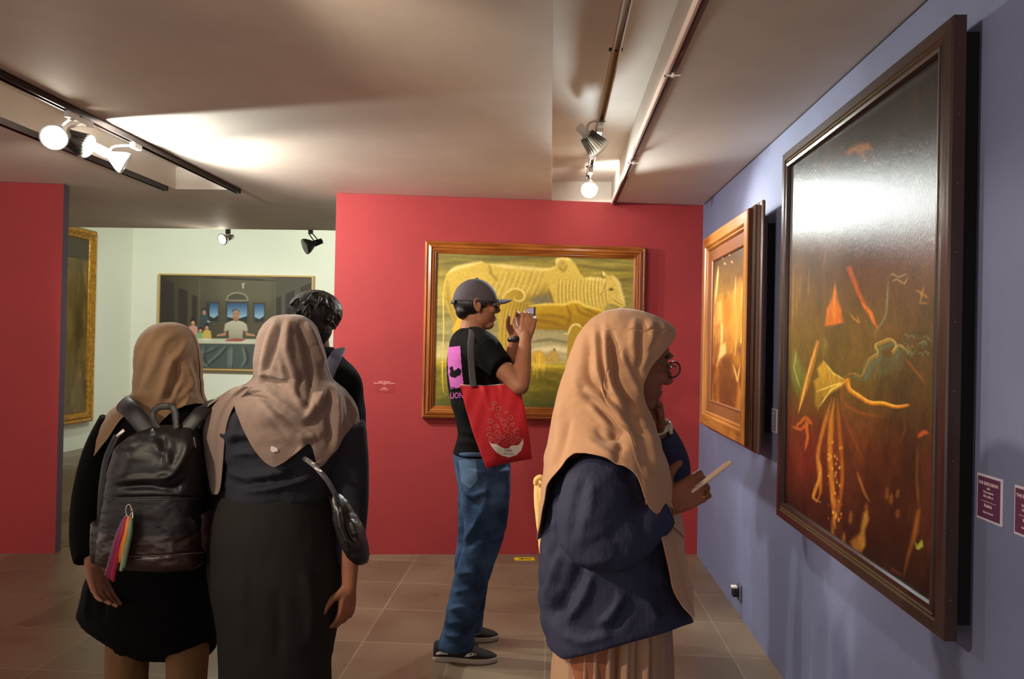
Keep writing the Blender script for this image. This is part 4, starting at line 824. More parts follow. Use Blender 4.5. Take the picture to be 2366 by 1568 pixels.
hair=obj('hair',join(ellipsoid(hc+f_*-.026+u_*.012,(.087,.0795,.072),26),ellipsoid(hc+f_*-.058-u_*.030,(.04,.058,.042),18),ellipsoid(hc+f_*.02-l_*.066+u_*.02,(.02,.012,.03),12),ellipsoid(hc+f_*.02+l_*.066+u_*.02,(.02,.012,.03),12)),m_hair,man); disp(hair,.005,2)
# eyes, glasses
CLR=mat('clear_lens',(200,205,210),rough=.05); CLR.node_tree.nodes['Principled BSDF'].inputs['Alpha'].default_value=.2
def glasses(c,ax,parent,m,sc=1.0,z=.006,lensm=None):
    f,l,u=ax; G=[]; P=lambda a,b,d: np.array(c)+(f*a+l*b+u*d)*sc
    for q in (-1,1):
        x=q*.033; ring=[P(.101-.012*abs(math.cos(t)*.028+x)/.06,x+math.cos(t)*.027*q,z+.002+math.sin(t)*.019) for t in np.linspace(0,2*math.pi,20)]
        G.append(tube(ring,.0022*sc,6,round_end=False)); G.append(tube([P(.086,q*.062,z+.008),P(.03,q*.082,z+.012),P(-.012,q*.088,z+.012),P(-.03,q*.086,z-.004)],.002*sc,6,res=12))
    G.append(tube([P(.1,-.007,z+.006),P(.104,0,z+.009),P(.1,.007,z+.006)],.002*sc,6))
    o=obj('glasses',join(*G),m,parent)
    for q in (-1,1):
        x=q*.033; ring=[P(.1005-.012*abs(math.cos(t)*.027+x)/.06,x+math.cos(t)*.025*q,z+.002+math.sin(t)*.017) for t in np.linspace(0,2*math.pi,20,endpoint=False)]
        obj('lens',(ring,[list(range(20))]),lensm or CLR,o)
    return o
def eyes(c,ax,parent,sc=1.0):
    f,l,u=ax
    for q in (-1,1):
        e=obj('eye',ellipsoid(np.array(c)+(f*.0635+l*q*.031+u*.008)*sc,(.0105,.011,.007),14),mat('eye_white',(120,106,96),rough=.3),parent)
        obj('iris',ellipsoid(np.array(c)+(f*.0705+l*q*.031+u*.008)*sc,(.004,.005,.005),10),mat('dark_iris',(24,16,12),rough=.1),e)
        obj('eyebrow',tube([np.array(c)+(f*(.079)+l*q*.014+u*.028)*sc,np.array(c)+(f*.079+l*q*.032+u*.035)*sc,np.array(c)+(f*.064+l*q*.052+u*.028)*sc],.0035*sc,6,res=8),m_hair,parent)
eyes(hc,hax,man); glasses(hc,hax,man,mat('black_frame',(16,16,18),rough=.25))
# watch band on the far wrist
obj('wrist_watch',join(tube([fwr+[math.cos(t)*.030,math.sin(t)*.030,.002+math.cos(t)*.004] for t in np.linspace(0,2*math.pi,24)],.0065,8,flat=1.6,up=(0,0,1),round_end=False),obox(fwr+[-.016,-.040,-.010],(1,0,0),(0,1,0),(0,0,1),.032,.012,.026,.003)),mat('black_band',(14,14,16),rough=.35),man)
# phone held up
ph=thing('smartphone','dark smartphone raised between the hands of the person in the cap','phone',J(1216,725,3.47))
pc_=J(1226,728,3.468); wv=rt; fv=fd; uvv=np.array([0,0,1.0])
obj('phone_body',obox(pc_-wv*.075-uvv*.036-fv*.004,wv,uvv,fv,.15,.072,.008,.003),mat('dark_phone',(26,26,30),rough=.2),ph,False)
obj('screen',obox(pc_-wv*.071-uvv*.033-fv*.0052,wv,uvv,fv,.142,.066,.001),mat('phone_screen',(120,130,150),rough=.1,emit=.4),ph,False)
# red tote bag
tb_=thing('tote_bag','red tote bag with a white drop print on the shoulder of the person in cap','bag',J(1150,1080,3.20))
TBY=3.20; tl,tr2_,br_,bl_=(1063,890),(1198,884),(1229,1060),(1124,1082)
mt_=60;nt_=60; P2=np.zeros((mt_,nt_,2))
for j in range(mt_):
    v=j/(mt_-1)
    for i_ in range(nt_):
        u0=i_/(nt_-1); a=np.array(tl)*(1-u0)+np.array(tr2_)*u0; b=np.array(bl_)*(1-u0)+np.array(br_)*u0; a=a+[0,4*math.sin(u0*math.pi)]; b=b+[0,-2*math.sin(u0*math.pi)]; 
        p=a*(1-v)+b*v; p[0]+= -5*math.sin(v*math.pi)*(1-u0)+ (4*math.sin(v*math.pi))*u0; P2[j,i_]=p
def bagside(sgn,th):
    W_=np.zeros((mt_,nt_,3))
    for j in range(mt_):
        for i_ in range(nt_):
            u0=i_/(nt_-1);v=j/(mt_-1); bul=(math.sin(u0*math.pi)**.5)*(.25+.75*math.sin(min(1,v*1.15)*math.pi*.5+.0))*(1 if v<.93 else max(.0,(1-v)/.07)**.5)
            W_[j,i_]=J(P2[j,i_,0],P2[j,i_,1],TBY)+np.array([.06,1,0])*sgn*th*bul
            if sgn<0: x_,y_=P2[j,i_]; W_[j,i_]+=np.array([0,-1,0])*(.010*math.exp(-((x_-1118-(y_-890)*.25)/7)**2)*max(0,1-v*2.2)-.008*math.exp(-((x_-1150-(y_-890)*.08)/6)**2)*max(0,1-v*2.5)+.004*math.sin(x_*.18+y_*.05)*(1-v)*.6)
    return W_
red_tote=mat('red_canvas',(176,10,28),rough=.8,bump=.15,bscale=200,bdist=.001)
fr=bagside(-1,.03); bk=bagside(1,.035)
obj('bag_body',join((fr.reshape(-1,3),grid_faces(mt_,nt_)),(bk.reshape(-1,3),[q[::-1] for q in grid_faces(mt_,nt_)])),red_tote,tb_)
obj('lining',join((np.array([fr[0,k]+[0,.002,.004] for k in range(nt_)]+[fr[0,k]*.7+bk[0,k]*.3+[0,0,.001] for k in range(nt_)]),grid_faces(2,nt_))),mat('white_lining',(220,205,200),rough=.8),tb_)
from mathutils.bvhtree import BVHTree as _B
btree=_B.FromPolygons([Vector(q) for q in fr.reshape(-1,3)],grid_faces(mt_,nt_))
wpr=mat('white_print',(226,214,206),rough=.7); ppr=mat('pinkish_line_print',(206,120,118),rough=.7)
def onbag(pts,off=.002): return stick(btree,pts,off)
bowl=[(1128,1015),(1134,1024),(1146,1025),(1156,1031),(1166,1036),(1175,1036),(1183,1028),(1198,1028),(1206,1018),(1208,1008),(1209,1024),(1204,1040),(1192,1051),(1176,1056),(1160,1052),(1146,1043),(1136,1030)]
pb=decal('drop_print',btree,bowl,wpr,tb_,1.2,.002)
stick_text('print_lettering',btree,'LABO',1166,1042,6,17,mat('grey_print',(120,110,112),rough=.7),pb,.05,.0035); stick_text('print_lettering',btree,'seni rupa',1163,1048,3,24,mat('grey_print',(120,110,112)),pb,.05,.0035)
gl=[]
rr=random.Random(4)
for (x,y,s_) in [(1142,932,8),(1152,944,8),(1170,952,7),(1150,960,8),(1180,965,8),(1134,973,8),(1166,976,10),(1147,984,9),(1185,980,7),(1131,990,8),(1170,990,9),(1195,990,8),(1150,1001,9),(1174,1007,11),(1132,1004,8),(1192,1005,8),(1135,1015,6),(1150,1016,9),(1168,1024,9),(1185,1020,8),(1199,1015,7),(1160,1010,6),(1138,945,5),(1158,968,5),(1188,996,5)]:
    k=rr.randint(3,9); a0=rr.random()*6
    P=[(x+math.cos(a0+2*math.pi*q/k)*s_*.75*(.8+.4*rr.random()),y+math.sin(a0+2*math.pi*q/k)*s_*.75*(.7+.4*rr.random())) for q in range(k)]; P.append(P[0])
    Q_=[(P[q][0]*(1-t)+P[q+1][0]*t,P[q][1]*(1-t)+P[q+1][1]*t) for q in range(k) for t in (0,.5)]+[P[0]]
    gl.append(tube(onbag(Q_,.0015),.0013,5,round_end=False))
    c1=[(x-s_*.3,y-s_*.1),(x+s_*.1,y+s_*.25),(x+s_*.3,y-s_*.2)]; gl.append(tube(onbag(c1,.0015),.0012,5,round_end=False))
obj('doodle_print',join(*gl),ppr,pb)
sm_=mat('dark_grey_strap',(52,50,54),rough=.8)
obj('strap',join(ribbon([J(1094,892,3.175),J(1090,850,3.19),J(1088,800,3.19),J(1090,778,3.225),J(1091,763,3.29),J(1092,757,3.37),J(1092,756,3.45)],.030,.004,(.1,-1,.1),30)),sm_,tb_)
# ================================================================== cream hijab, navy blouse, right
WY=1.75; wo=thing('person','person in a long beige hijab and navy blouse looking at a phone','person',(J(1420,1500,WY)[0],WY,0))
fd=nrm([.97,.25,0]); hc=J(1458,835,WY); hg,hax=head(hc,fd,.22,.98)
nsh,nel,nwr=J(1392,1102,1.67),J(1385,1240,1.56),J(1538,1168,1.64)
fsh,fel,fwr=J(1430,1085,1.90),J(1538,1120,1.93),J(1520,990,1.84)
ph_a=nrm(J(1683,1070,1.68)-J(1585,1146,1.68))
nh=hand(nwr,nrm(J(1612,1128,1.66)-nwr),nrm(np.cross(ph_a,[0,-1,0]))*-1+np.array([0,.5,0]),nrm([-.35,.25,.9]),(.62,.66,.72,.8),.04,.75,.95,.35)
fh=hand(fwr,nrm(J(1512,905,1.79)-fwr),(-.85,-.35,.1),(.15,-.85,.1),(.55,.6,.65,.7),.03,.6,.92,.1)
g=[hg,tube([J(1405,985,WY),J(1420,940,WY),hc+[-.02,0,-.05]],[.06,.052,.05],18),tube([J(1400,1040,WY),J(1405,1200,WY),J(1410,1400,WY),J(1410,1470,WY)],[.09,.10,.11,.1],20),
   tube([nsh,nel],[.045,.036],14,res=8),tube([nel,nel*.35+nwr*.65,nwr,nwr+nrm(nwr-nel)*.015],[.036,.03,.024,.022],14,res=10),nh,
   tube([fsh,fel],[.045,.036],14,res=8),tube([fel,fel*.35+fwr*.65,fwr,fwr+[0,0,.01]],[.036,.03,.024,.022],14,res=10),fh,tube([nsh*.8+fsh*.2,fsh*.8+nsh*.2],[.05,.05],14),
   tube([J(1385,1450,1.68),onZ(1385,2150,.08)*[1,0,1]+[0,1.68,0]],[.08,.04],14,res=8),tube([J(1440,1450,1.82),[J(1440,1450,1.82)[0],1.82,.08]],[.08,.04],14,res=8)]
body(wo,g,sk_warm,.0042,2); eyes(hc,hax,wo,.98)
TL_=mat('tinted_lens',(84,66,60),rough=.1,spec=.5); TL_.node_tree.nodes['Principled BSDF'].inputs['Alpha'].default_value=.35
glasses(hc,hax,wo,mat('silver_frame',(120,100,84),rough=.3,metal=.7),.99,.002,TL_)
for q in (0,1):
    obj('shoe',join(tube([[J(1410,1500,WY)[0]-.10,1.66+q*.19,.035],[J(1410,1500,WY)[0]+.03,1.66+q*.19,.04],[J(1410,1500,WY)[0]+.15,1.66+q*.2,.028]],[.032,.042,.026],16,res=12)),mat('dark_shoe',(30,26,26)),wo)
def sm3(o): q=o.modifiers.new('s','SMOOTH'); q.iterations=8; q.factor=.5
beige=mat('beige_woven_hijab',(182,136,98),rough=.8,bump=.12,bscale=420,bdist=.0008,sheen=.25,var=.03,vscale=4)
# hood: open in front of the face, then a cape with a slanted hem, then the hanging front panel
def hijab(rows,D,edge,hem,hemb,folds,n=260,m=260,wr=None,yw=None):
    """edge: (row px, px of the face opening) -- the ring is left open in front of that line"""
    s=D/FPX; y0=rows[0][0]; eX=np.array(edge,float); hx=np.array(hem,float); hb=np.array(hemb,float)
    t=np.linspace(0,1,n); v=np.linspace(0,1,m)[:,None]
    def ring(PY):
        Q=interp_rows(rows,PY.ravel()).reshape(PY.shape+(5,)); c=(Q[...,0]+Q[...,1])/2; hw=(Q[...,1]-Q[...,0])/2
        ed=np.interp(PY,eX[:,0],eX[:,1],left=9999,right=9999); a0=np.arccos(np.clip((ed-c)/hw,-1,.9999)); th=-(a0+(2*math.pi-2*a0)*t[None,:])
        return Q,c,hw,np.cos(th),np.sin(th)
    ys=np.linspace(y0+4,rows[-1][0],500); PYs=ys[:,None]*np.ones((1,n)); Q,c,hw,ct,st=ring(PYs); PX=c+hw*ct
    E=np.where(st<0,np.interp(PX,hx[:,0],hx[:,1]),np.interp(PX,hb[:,0],hb[:,1])); E=795+(E-795)*(D+Q[...,4]+np.where(st<0,Q[...,2]*st,Q[...,3]*st))/D; hit=PYs>=E; k=np.where(hit.any(0),hit.argmax(0),len(ys)-1); yh=ys[k]
    yh=np.convolve(np.r_[yh[0],yh,yh[-1]],[.25,.5,.25],'valid')
    PY=y0+v**.92*(yh[None,:]-y0); Q,c,hw,ct,st=ring(PY)
    dx=(c-1183)/FPX; dy=(PY-784)/FPX; dr=Fv+Rv*dx[...,None]-Uv*dy[...,None]; W0=CP+dr*(D/dr[...,1:2]); G=np.zeros((m,n,3))
    G[...,0]=W0[...,0]+hw*s*ct; G[...,2]=W0[...,2]; G[...,1]=D+Q[...,4]+np.where(st<0,Q[...,2]*st,Q[...,3]*st)
    def hwF(y): Q2=interp_rows(rows,y.ravel()).reshape(y.shape+(5,)); return (Q2[...,1]-Q2[...,0])/2*s,np.where(st<0,Q2[...,2],Q2[...,3]),(Q2[...,0]+Q2[...,1])/2*s
    a1,b1,c1=hwF(PY-2); a2,b2,c2=hwF(PY+2); ha,hb2,_=hwF(PY); dz=-4*s
    nn=np.stack([ct/ha,st/hb2,-(ct*ct*(a2-a1)/dz/ha+st*st*(b2-b1)/dz/hb2+ct*(c2-c1)/dz/ha)],-1); nn/=np.linalg.norm(nn,axis=2)[...,None]+1e-9
    G=apply_folds(G,folds,wr,closed=False,N=nn); return G
hr=[(712,1436,1444,.004,.004,0),(716,1412,1478,.03,.03,0),(724,1392,1502,.05,.05,0),(740,1366,1532,.072,.072,0),(765,1344,1560,.098,.088,0),(800,1326,1562,.111,.094,0),(850,1308,1552,.113,.096,0),(900,1293,1535,.110,.10,0),(940,1283,1512,.115,.115,0),(980,1274,1512,.14,.14,0),(1020,1266,1522,.19,.17,0),(1060,1260,1536,.222,.19,0),(1100,1256,1548,.232,.2,0),(1150,1250,1560,.225,.2,0),(1200,1246,1570,.214,.2,0),(1250,1243,1575,.214,.2,0),(1340,1243,1590,.2,.19,0),(1420,1243,1600,.19,.19,0)]
edge=[(700,9999),(754,1640),(764,1556),(790,1540),(812,1518),(830,1503),(855,1486),(878,1475),(900,1474),(925,1482),(950,1495),(980,1512),(1010,1536),(1040,1580),(1050,9999)]
hem=[(1240,1255),(1250,1215),(1258,1165),(1268,1130),(1285,1098),(1305,1064),(1322,1048),(1345,1047),(1380,1056),(1430,1079),(1452,1098),(1456,1148),(1475,1172),(1500,1190),(1560,1230),(1600,1250)]
hemb=[(1240,1255),(1260,1240),(1400,1200),(1600,1160)]
V_=-1
fl=[([(1408,760),(1420,830),(1424,880),(1450,925),(1480,975)],9,-.017),([(1400,745),(1402,790),(1405,850),(1420,905),(1450,955)],8,.012),([(1432,800),(1448,850),(1465,885),(1480,920)],8,.008),
 ([(1362,765),(1355,830),(1365,880),(1395,905),(1425,935)],10,-.013),([(1372,750),(1380,800),(1384,860),(1400,895),(1420,915)],8,.009),([(1388,760),(1390,820),(1398,870),(1412,908)],6,-.008),
 ([(1490,735),(1482,780),(1478,830),(1474,872)],7,-.007),([(1500,740),(1506,780),(1490,830),(1480,860)],8,.008),([(1468,730),(1462,790),(1468,850)],8,.006),
 ([(1525,745),(1510,790),(1492,820)],6,-.006),([(1330,840),(1338,900),(1370,910),(1410,935),(1436,975),(1460,1010),(1478,1060)],11,.010),([(1330,880),(1350,905),(1400,960),(1425,1000),(1440,1040)],10,-.010),
 ([(1360,930),(1385,960),(1410,985),(1440,990)],9,.010),([(1375,985),(1400,1010),(1430,1000)],10,-.008),([(1445,930),(1462,980),(1480,1040),(1500,1100)],9,-.010),([(1480,960),(1500,1020),(1520,1090)],8,.010),([(1470,1000),(1488,1060),(1500,1110)],7,.008),
 ([(1300,900),(1290,1000),(1275,1090),(1262,1160)],12,.006),([(1320,960),(1300,1040),(1280,1090)],8,-.006),([(1440,1020),(1428,1050),(1430,1075)],8,-.008),([(1350,1010),(1385,1035),(1425,1060)],8,.005)]
G=hijab(hr,WY,edge,hem,hemb,fl,wr=(.0035,42,34,12))
mh,nh_=G.shape[:2]
# front panel hanging below the chin down to the thigh
pn_rows=[(1150,1485,1562),(1170,1490,1568),(1190,1500,1573),(1230,1520,1577),(1270,1531,1580),(1310,1540,1588),(1350,1548,1599),(1385,1568,1600),(1408,1590,1600),(1415,1594,1597)]
S=spl(pn_rows,90); Pn=[]
for k,(y,l,r) in enumerate(S):
    for q in range(30):
        u0=q/29; x=l+(r-l)*u0; Pn.append(J(x,y,1.60-.03*u0*0+.16*u0*u0)+np.array([0,-.012*math.sin(u0*9+1)*min(1,k/20)-.02,0])+np.array([.0,0,0]))
hj=obj('hijab',join((G.reshape(-1,3),grid_faces(mh,nh_)),(np.array(Pn),grid_faces(90,30))),beige,wo); sm3(hj); solid(hj,.0022,0)
navy=mat('navy_crinkle_cotton',(52,54,76),rough=.75,spec=.15,bump=.5,bscale=40,stretch=(2.5,2.5,.6),bdist=.005,var=.06,vscale=20)
bl=[(1032,1350,1470,.10,.10,0),(1050,1322,1500,.15,.15,0),(1075,1298,1515,.175,.175,0),(1120,1275,1530,.17,.18,0),(1180,1259,1543,.16,.18,0),(1250,1250,1550,.165,.18,0),(1320,1247,1562,.175,.18,0),(1400,1248,1590,.185,.18,0),(1450,1253,1602,.19,.18,0),(1500,1268,1603,.19,.18,0),(1535,1292,1603,.185,.17,0)]
hm=[(1240,1455),(1256,1480),(1275,1514),(1300,1530),(1340,1520),(1400,1497),(1450,1474),(1530,1454),(1560,1437),(1603,1430)]
bf=[([(1345,1290),(1320,1350),(1290,1400),(1272,1440)],12,-0.0300),([(1370,1320),(1350,1380),(1310,1440)],10,0.0180),([(1300,1270),(1280,1330),(1262,1380)],9,0.0150),([(1440,1370),(1410,1420),(1380,1440)],9,0.0150),([(1460,1380),(1430,1440),(1400,1460)],9,-0.0150),([(1480,1385),(1500,1400),(1520,1440)],9,0.0120),([(1290,1460),(1350,1480),(1420,1460)],10,0.0105),([(1265,1120),(1262,1200),(1256,1280)],8,-0.0120),([(1285,1180),(1275,1260),(1270,1330)],8,0.0090)]
hv_,hf=loft(bl,WY,200,180,bf,hem=hm,wr=(.006,36,30,22))
slv=tube([J(1404,1092,1.69),J(1386,1130,1.625),J(1370,1190,1.575),J(1378,1236,1.56),J(1425,1246,1.565),J(1480,1212,1.60),J(1520,1180,1.625),J(1534,1171,1.63)],[.070,.080,.078,.074,.064,.056,.047,.040],40,res=60,round_end=False)
sv=slv[0].reshape(60,40,3); sf=[([(1300,1240),(1330,1290),(1370,1300),(1410,1290)],8,.009),([(1350,1100),(1330,1180),(1322,1250)],8,-.012),([(1375,1110),(1362,1180),(1345,1240)],8,.008),([(1345,1278),(1372,1255),(1400,1240)],5,-.010),([(1380,1272),(1395,1290),(1420,1280)],5,.009),([(1405,1230),(1430,1262),(1440,1290)],6,-.010),([(1440,1190),(1455,1225),(1470,1255)],6,.008),([(1470,1180),(1486,1215),(1494,1240)],6,-.008)]
sv=apply_folds(sv,sf,(.004,24,18,33)); slv=(sv.reshape(-1,3),slv[1])
fsl=tube([J(1440,1070,1.88),J(1500,1110,1.93),J(1532,1118,1.93),J(1548,1080,1.90),J(1538,1035,1.87),J(1525,1000,1.85)],[.08,.062,.058,.052,.045,.036],24,res=30,round_end=False)
blouse=cloth('blouse',wo,[(hv_,hf),slv,fsl],navy,.0065,2)
sk=mat('tan_pleated_fabric',(156,122,96),rough=.75,bump=.15,bscale=200,bdist=.001)
kr=[(1380,1290,1545,.14,.15,0),(1500,1280,1552,.15,.16,0),(1568,1274,1553,.155,.16,0),(1800,1268,1556,.16,.17,0),(2186,1262,1560,.17,.18,0)]
skf=[([(x,1440),(x-3,1560),(x-6,1700)],5,a) for x,a in ((1345,-.016),(1357,.012),(1368,-.014),(1380,.012),(1394,-.018),(1412,.014),(1430,-.02),(1450,.01),(1478,-.014),(1495,.012),(1505,-.012),(1318,.006))]
obj('skirt',loft(kr,WY,220,160,skf,pleat=(26,.004,.3)),sk,wo)
# watch / cuff on the raised wrist, bracelet on the other
def band(c,d,r,w,t,n=28):
    d=nrm(d); a=nrm(np.cross(d,[0,1,.1])); b=np.cross(d,a); return tube([np.array(c)+(a*math.cos(q)+b*math.sin(q))*r for q in np.linspace(0,2*math.pi,n)],t,8,flat=w/t,up=d,round_end=False)
wd=nrm(fwr-J(1538,1040,1.86)); wb=obj('wrist_watch',band(fwr+wd*.004,wd,.031,.0085,.003),mat('cream_band',(206,190,160),rough=.5),wo)
obj('watch_case',lathe([(0,.016),(.006,.016),(.007,.014)],fwr+wd*.004+np.array([.028,-.01,0]),(1,-.3,0.1),20),mat('cream_case',(214,200,176),rough=.3),wb)
obj('bracelet',band(nwr+nrm(nwr-nel)*-.002,nwr-nel,.028,.002,.0018),mat('gold',(190,140,70),metal=1,rough=.25),wo)
obj('ring',band(nwr+nrm(J(1612,1128,1.66)-nwr)*.105+np.array([-.008,-.012,-.02]),(.3,.5,-.8),.0095,.002,.0018),mat('gold',(190,140,70),metal=1,rough=.25),wo)
# smartphone in her hand
sp=thing('smartphone','pale gold smartphone held out by the person in the beige hijab','phone',J(1630,1115,1.68))
e0=J(1570,1156,1.675); L_=float(np.linalg.norm(J(1684,1070,1.69)-e0)); pa=nrm(J(1684,1070,1.69)-e0); vr=ray(1630,1112)+np.array([0,0,.06]); pw=nrm(vr-pa*np.dot(vr,pa)); pnn=np.cross(pa,pw)
if pnn[2]<0: pnn=-pnn
obj('phone_body',obox(e0-pw*.036-pnn*.004,pa,pw,pnn,L_,.072,.009,.003),mat('pale_gold_phone',(206,176,150),rough=.3,metal=.3),sp,False)
obj('screen',obox(e0-pw*.033-pnn*-.0052+pa*.004,pa,pw,pnn,L_-.008,.066,.0008),mat('dim_screen',(150,140,130),rough=.1,emit=.25),sp,False)
# cream bag hanging behind her
cb=thing('tote_bag','cream canvas bag just showing behind the back of the beige hijab','bag',J(1262,1290,1.98))
cr=[(1112,1234,1310,.02,.02,0),(1125,1235,1315,.03,.03,0),(1180,1236,1320,.035,.035,0),(1230,1241,1322,.035,.035,0),(1290,1249,1322,.03,.03,0),(1310,1256,1318,.02,.02,0)]
cmz=mat('cream_canvas',(236,196,128),rough=.8); obj('bag_body',loft(cr,1.98,60,50,[([(1244,1115),(1246,1180),(1252,1290)],3,-.006)],wr=(.003,14,30,6)),cmz,cb)
obj('handle',join(tube([J(1238,1116,1.955),J(1240,1106,1.95),J(1250,1102,1.95),J(1256,1110,1.955)],.007,10,res=14),ribbon([J(1262,1114,1.97),J(1290,1060,1.93),J(1330,1045,1.93)],.03,.004,(0,-1,0),16)),cmz,cb)
# ================================================================== left person with a leather backpack
AY=2.32; wa=thing('person','person in a brown hijab wearing a black leather backpack, seen from behind','person',(J(370,1500,AY)[0],AY,0))
fd=nrm([.15,1,0]); hc=J(392,838,AY+.03); hg,hax=head(hc,fd,.05,.97)
lsh,lel,lwr=J(275,985,AY-.02),J(222,1150,AY-.06),J(214,1300,AY-.15); rsh=J(470,985,AY+.02); rel=J(490,1150,AY+.1); rwr=J(470,1190,AY+.28)
hd1=hand(lwr,nrm(J(246,1395,AY-.19)-lwr),(.8,.5,.1),(.3,.9,0),(.15,.2,.28,.3),.05,.5,.95,.2); hd2=hand(rwr,(-.6,.5,.3),(0,0,1),(0,1,0),.5,.03,.5,.9)
leg=lambda x,y0,Y,r: tube([J(x,y0,Y),[J(x,y0,Y)[0],Y,.5],[J(x,y0,Y)[0],Y,.07]],[r,r*.6,r*.45],16,res=14)
g=[hg,tube([J(388,960,AY),J(390,920,AY),hc+[0,0,-.05]],[.055,.05,.05],16),tube([J(385,1000,AY),J(380,1150,AY),J(370,1330,AY),J(368,1420,AY)],[.10,.10,.11,.10],20),
  tube([lsh,lel],[.044,.036],14,res=8),tube([lel,lel*.35+lwr*.65,lwr,lwr+nrm(lwr-lel)*.015],[.036,.03,.023,.021],14,res=10),hd1,tube([rsh,rel],[.044,.036],14,res=8),tube([rel,rwr],[.034,.022],14,res=8),hd2,tube([lsh*.8+rsh*.2,rsh*.8+lsh*.2],[.05,.05],14),leg(300,1400,AY,.07),leg(430,1400,AY,.07)]
body(wa,g,sk_light,.0045,2)
for x in (300,430): q=J(x,1400,AY); obj('shoe',tube([[q[0],AY-.08,.035],[q[0],AY+.03,.04],[q[0],AY+.14,.028]],[.032,.042,.026],16,res=12),mat('dark_shoe',(30,26,26)),wa)
brown=mat('taupe_brown_hijab',(160,128,94),rough=.85,bump=.15,bscale=300,bdist=.001,sheen=.2,var=.04,vscale=5)
ar=[(744,386,394,.003,.003,0),(747,366,414,.03,.03,0),(756,348,432,.06,.06,0),(772,332,446,.085,.08,0),(800,320,457,.10,.09,0),(840,315,464,.105,.095,0),(880,313,467,.10,.09,0),(910,308,470,.095,.09,0),(928,292,478,.10,.10,0),(945,264,490,.115,.11,0),(965,246,498,.125,.12,0),(1000,228,505,.135,.125,0),(1040,216,508,.14,.13,0),(1070,214,508,.14,.13,0)]
ah_=[(210,1062),(228,1062),(243,1066),(262,1050),(300,1010),(330,960),(350,960),(372,985),(388,996),(410,985),(440,945),(470,930),(510,935)]
af=[([(440,760),(420,810),(395,840),(375,905),(350,960)],9,.009),([(420,770),(380,790),(350,860),(322,905)],10,.008),([(345,790),(330,860),(318,910)],9,-.006),([(405,830),(412,870),(398,905),(385,925)],7,-.012),([(425,830),(445,880),(430,905),(405,930)],8,.009),([(415,880),(400,920),(390,950)],7,.008),([(445,820),(458,880),(464,925)],8,-.006),([(380,905),(400,925),(425,940)],6,-.010),([(440,905),(430,930),(415,960)],7,.010),([(370,760),(340,800),(325,850)],8,.004)]
hx_=hijab(ar,AY,[(0,9999),(3000,9999)],ah_,[(200,960),(520,960)],af,220,200,(.003,30,26,42)); hj=obj('hijab',(hx_.reshape(-1,3),grid_faces(200,220)),brown,wa); sm3(hj); solid(hj,.0022,0)
bkc=mat('black_loose_cotton',(9,8,8),rough=.9,spec=.15,bump=.4,bscale=30,bdist=.006)
at_=[(932,330,440,.05,.05,0),(945,290,472,.10,.10,0),(965,262,492,.12,.12,0),(1000,252,500,.13,.13,0),(1100,246,500,.13,.13,0),(1220,238,498,.14,.14,0),(1290,222,498,.15,.15,0),(1350,196,500,.155,.155,0),(1420,180,502,.16,.16,0),(1480,178,502,.165,.16,0),(1540,200,502,.165,.16,0)]
ahm=[(175,1434),(200,1438),(229,1446),(240,1462),(267,1472),(300,1492),(312,1500),(350,1520),(384,1530),(435,1518),(480,1492),(505,1466)]
top=cloth('tunic',wa,[loft(at_,AY,150,140,[([(250,1300),(240,1380),(235,1440)],8,-.012),([(215,1330),(200,1400),(195,1430)],7,.01)],hem=ahm,wr=(.005,30,40,51)),
  tube([J(280,975,AY-.01),J(243,1050,AY-.03),J(216,1150,AY-.05),J(204,1240,AY-.11),J(207,1292,AY-.145)],[.066,.066,.062,.052,.044],24,res=24,round_end=False),tube([rsh,rel*[1,1,1],rel*.3+rwr*.7],[.062,.055,.045],20,res=16,round_end=False)],bkc,.0065,2)
tr_m=mat('olive_brown_trousers',(128,92,54),rough=.8,bump=.3,bscale=40,bdist=.003)
z0=lambda x,Y: proj(np.array([[J(x,1400,Y)[0],Y,.03]]))[1][0]
cloth('trousers',wa,[loft([(1420,252,345,.075,.075,0),(1500,250,340,.075,.075,0),(1600,250,338,.07,.07,0),(z0(300,AY),256,336,.07,.07,0)],AY,60,50,wr=(.004,14,40,5)),loft([(1420,375,485,.075,.075,0),(1500,385,480,.075,.075,0),(1600,390,474,.07,.07,0),(z0(430,AY),394,470,.07,.07,0)],AY,60,50,wr=(.004,14,40,6)),loft([(1380,252,480,.10,.10,0),(1440,252,482,.09,.09,0)],AY,60,20)],tr_m,.007,2)
# leather backpack
KY=2.10; bp_=thing('backpack','black leather backpack with a top handle on the back of the left person','backpack',J(360,1300,KY))
lea=mat('black_leather',(22,20,24),rough=.5,bump=.25,bscale=55,bdist=.003,spec=.45); lea2=mat('brown_black_leather',(48,30,26),rough=.35,bump=.3,bscale=55,bdist=.004,spec=.6)
br_=[(983,372,440,.012,.02,0),(988,352,452,.03,.03,0),(1000,318,460,.055,.05,0),(1025,286,466,.08,.06,0),(1060,270,470,.095,.065,0),(1110,262,472,.10,.065,0),(1160,256,474,.105,.065,0),(1220,246,476,.11,.065,0),(1270,240,478,.11,.065,0),(1290,238,478,.10,.06,0),(1300,250,470,.08,.05,0)]
bf_=[([(340,1012),(380,1050),(400,1080),(430,1040),(445,1000)],12,.010),([(372,1000),(378,1040),(372,1070)],8,-.008),([(430,1010),(425,1050),(400,1095),(360,1100)],8,.010),([(262,1128),(330,1122),(400,1128),(440,1100)],8,-.012),([(280,1112),(340,1104),(400,1108)],8,.008),([(256,1150),(360,1148),(472,1150)],4,-.008),([(300,1030),(290,1080),(280,1110)],10,.006),([(440,1190),(455,1230),(470,1260)],6,.008),([(400,1260),(440,1240),(470,1220)],6,-.006),([(245,1284),(360,1286),(475,1270)],3,-.006)]
V,F_=loft(br_,KY,160,150,bf_,wr=(.004,28,22,61),e=.55)
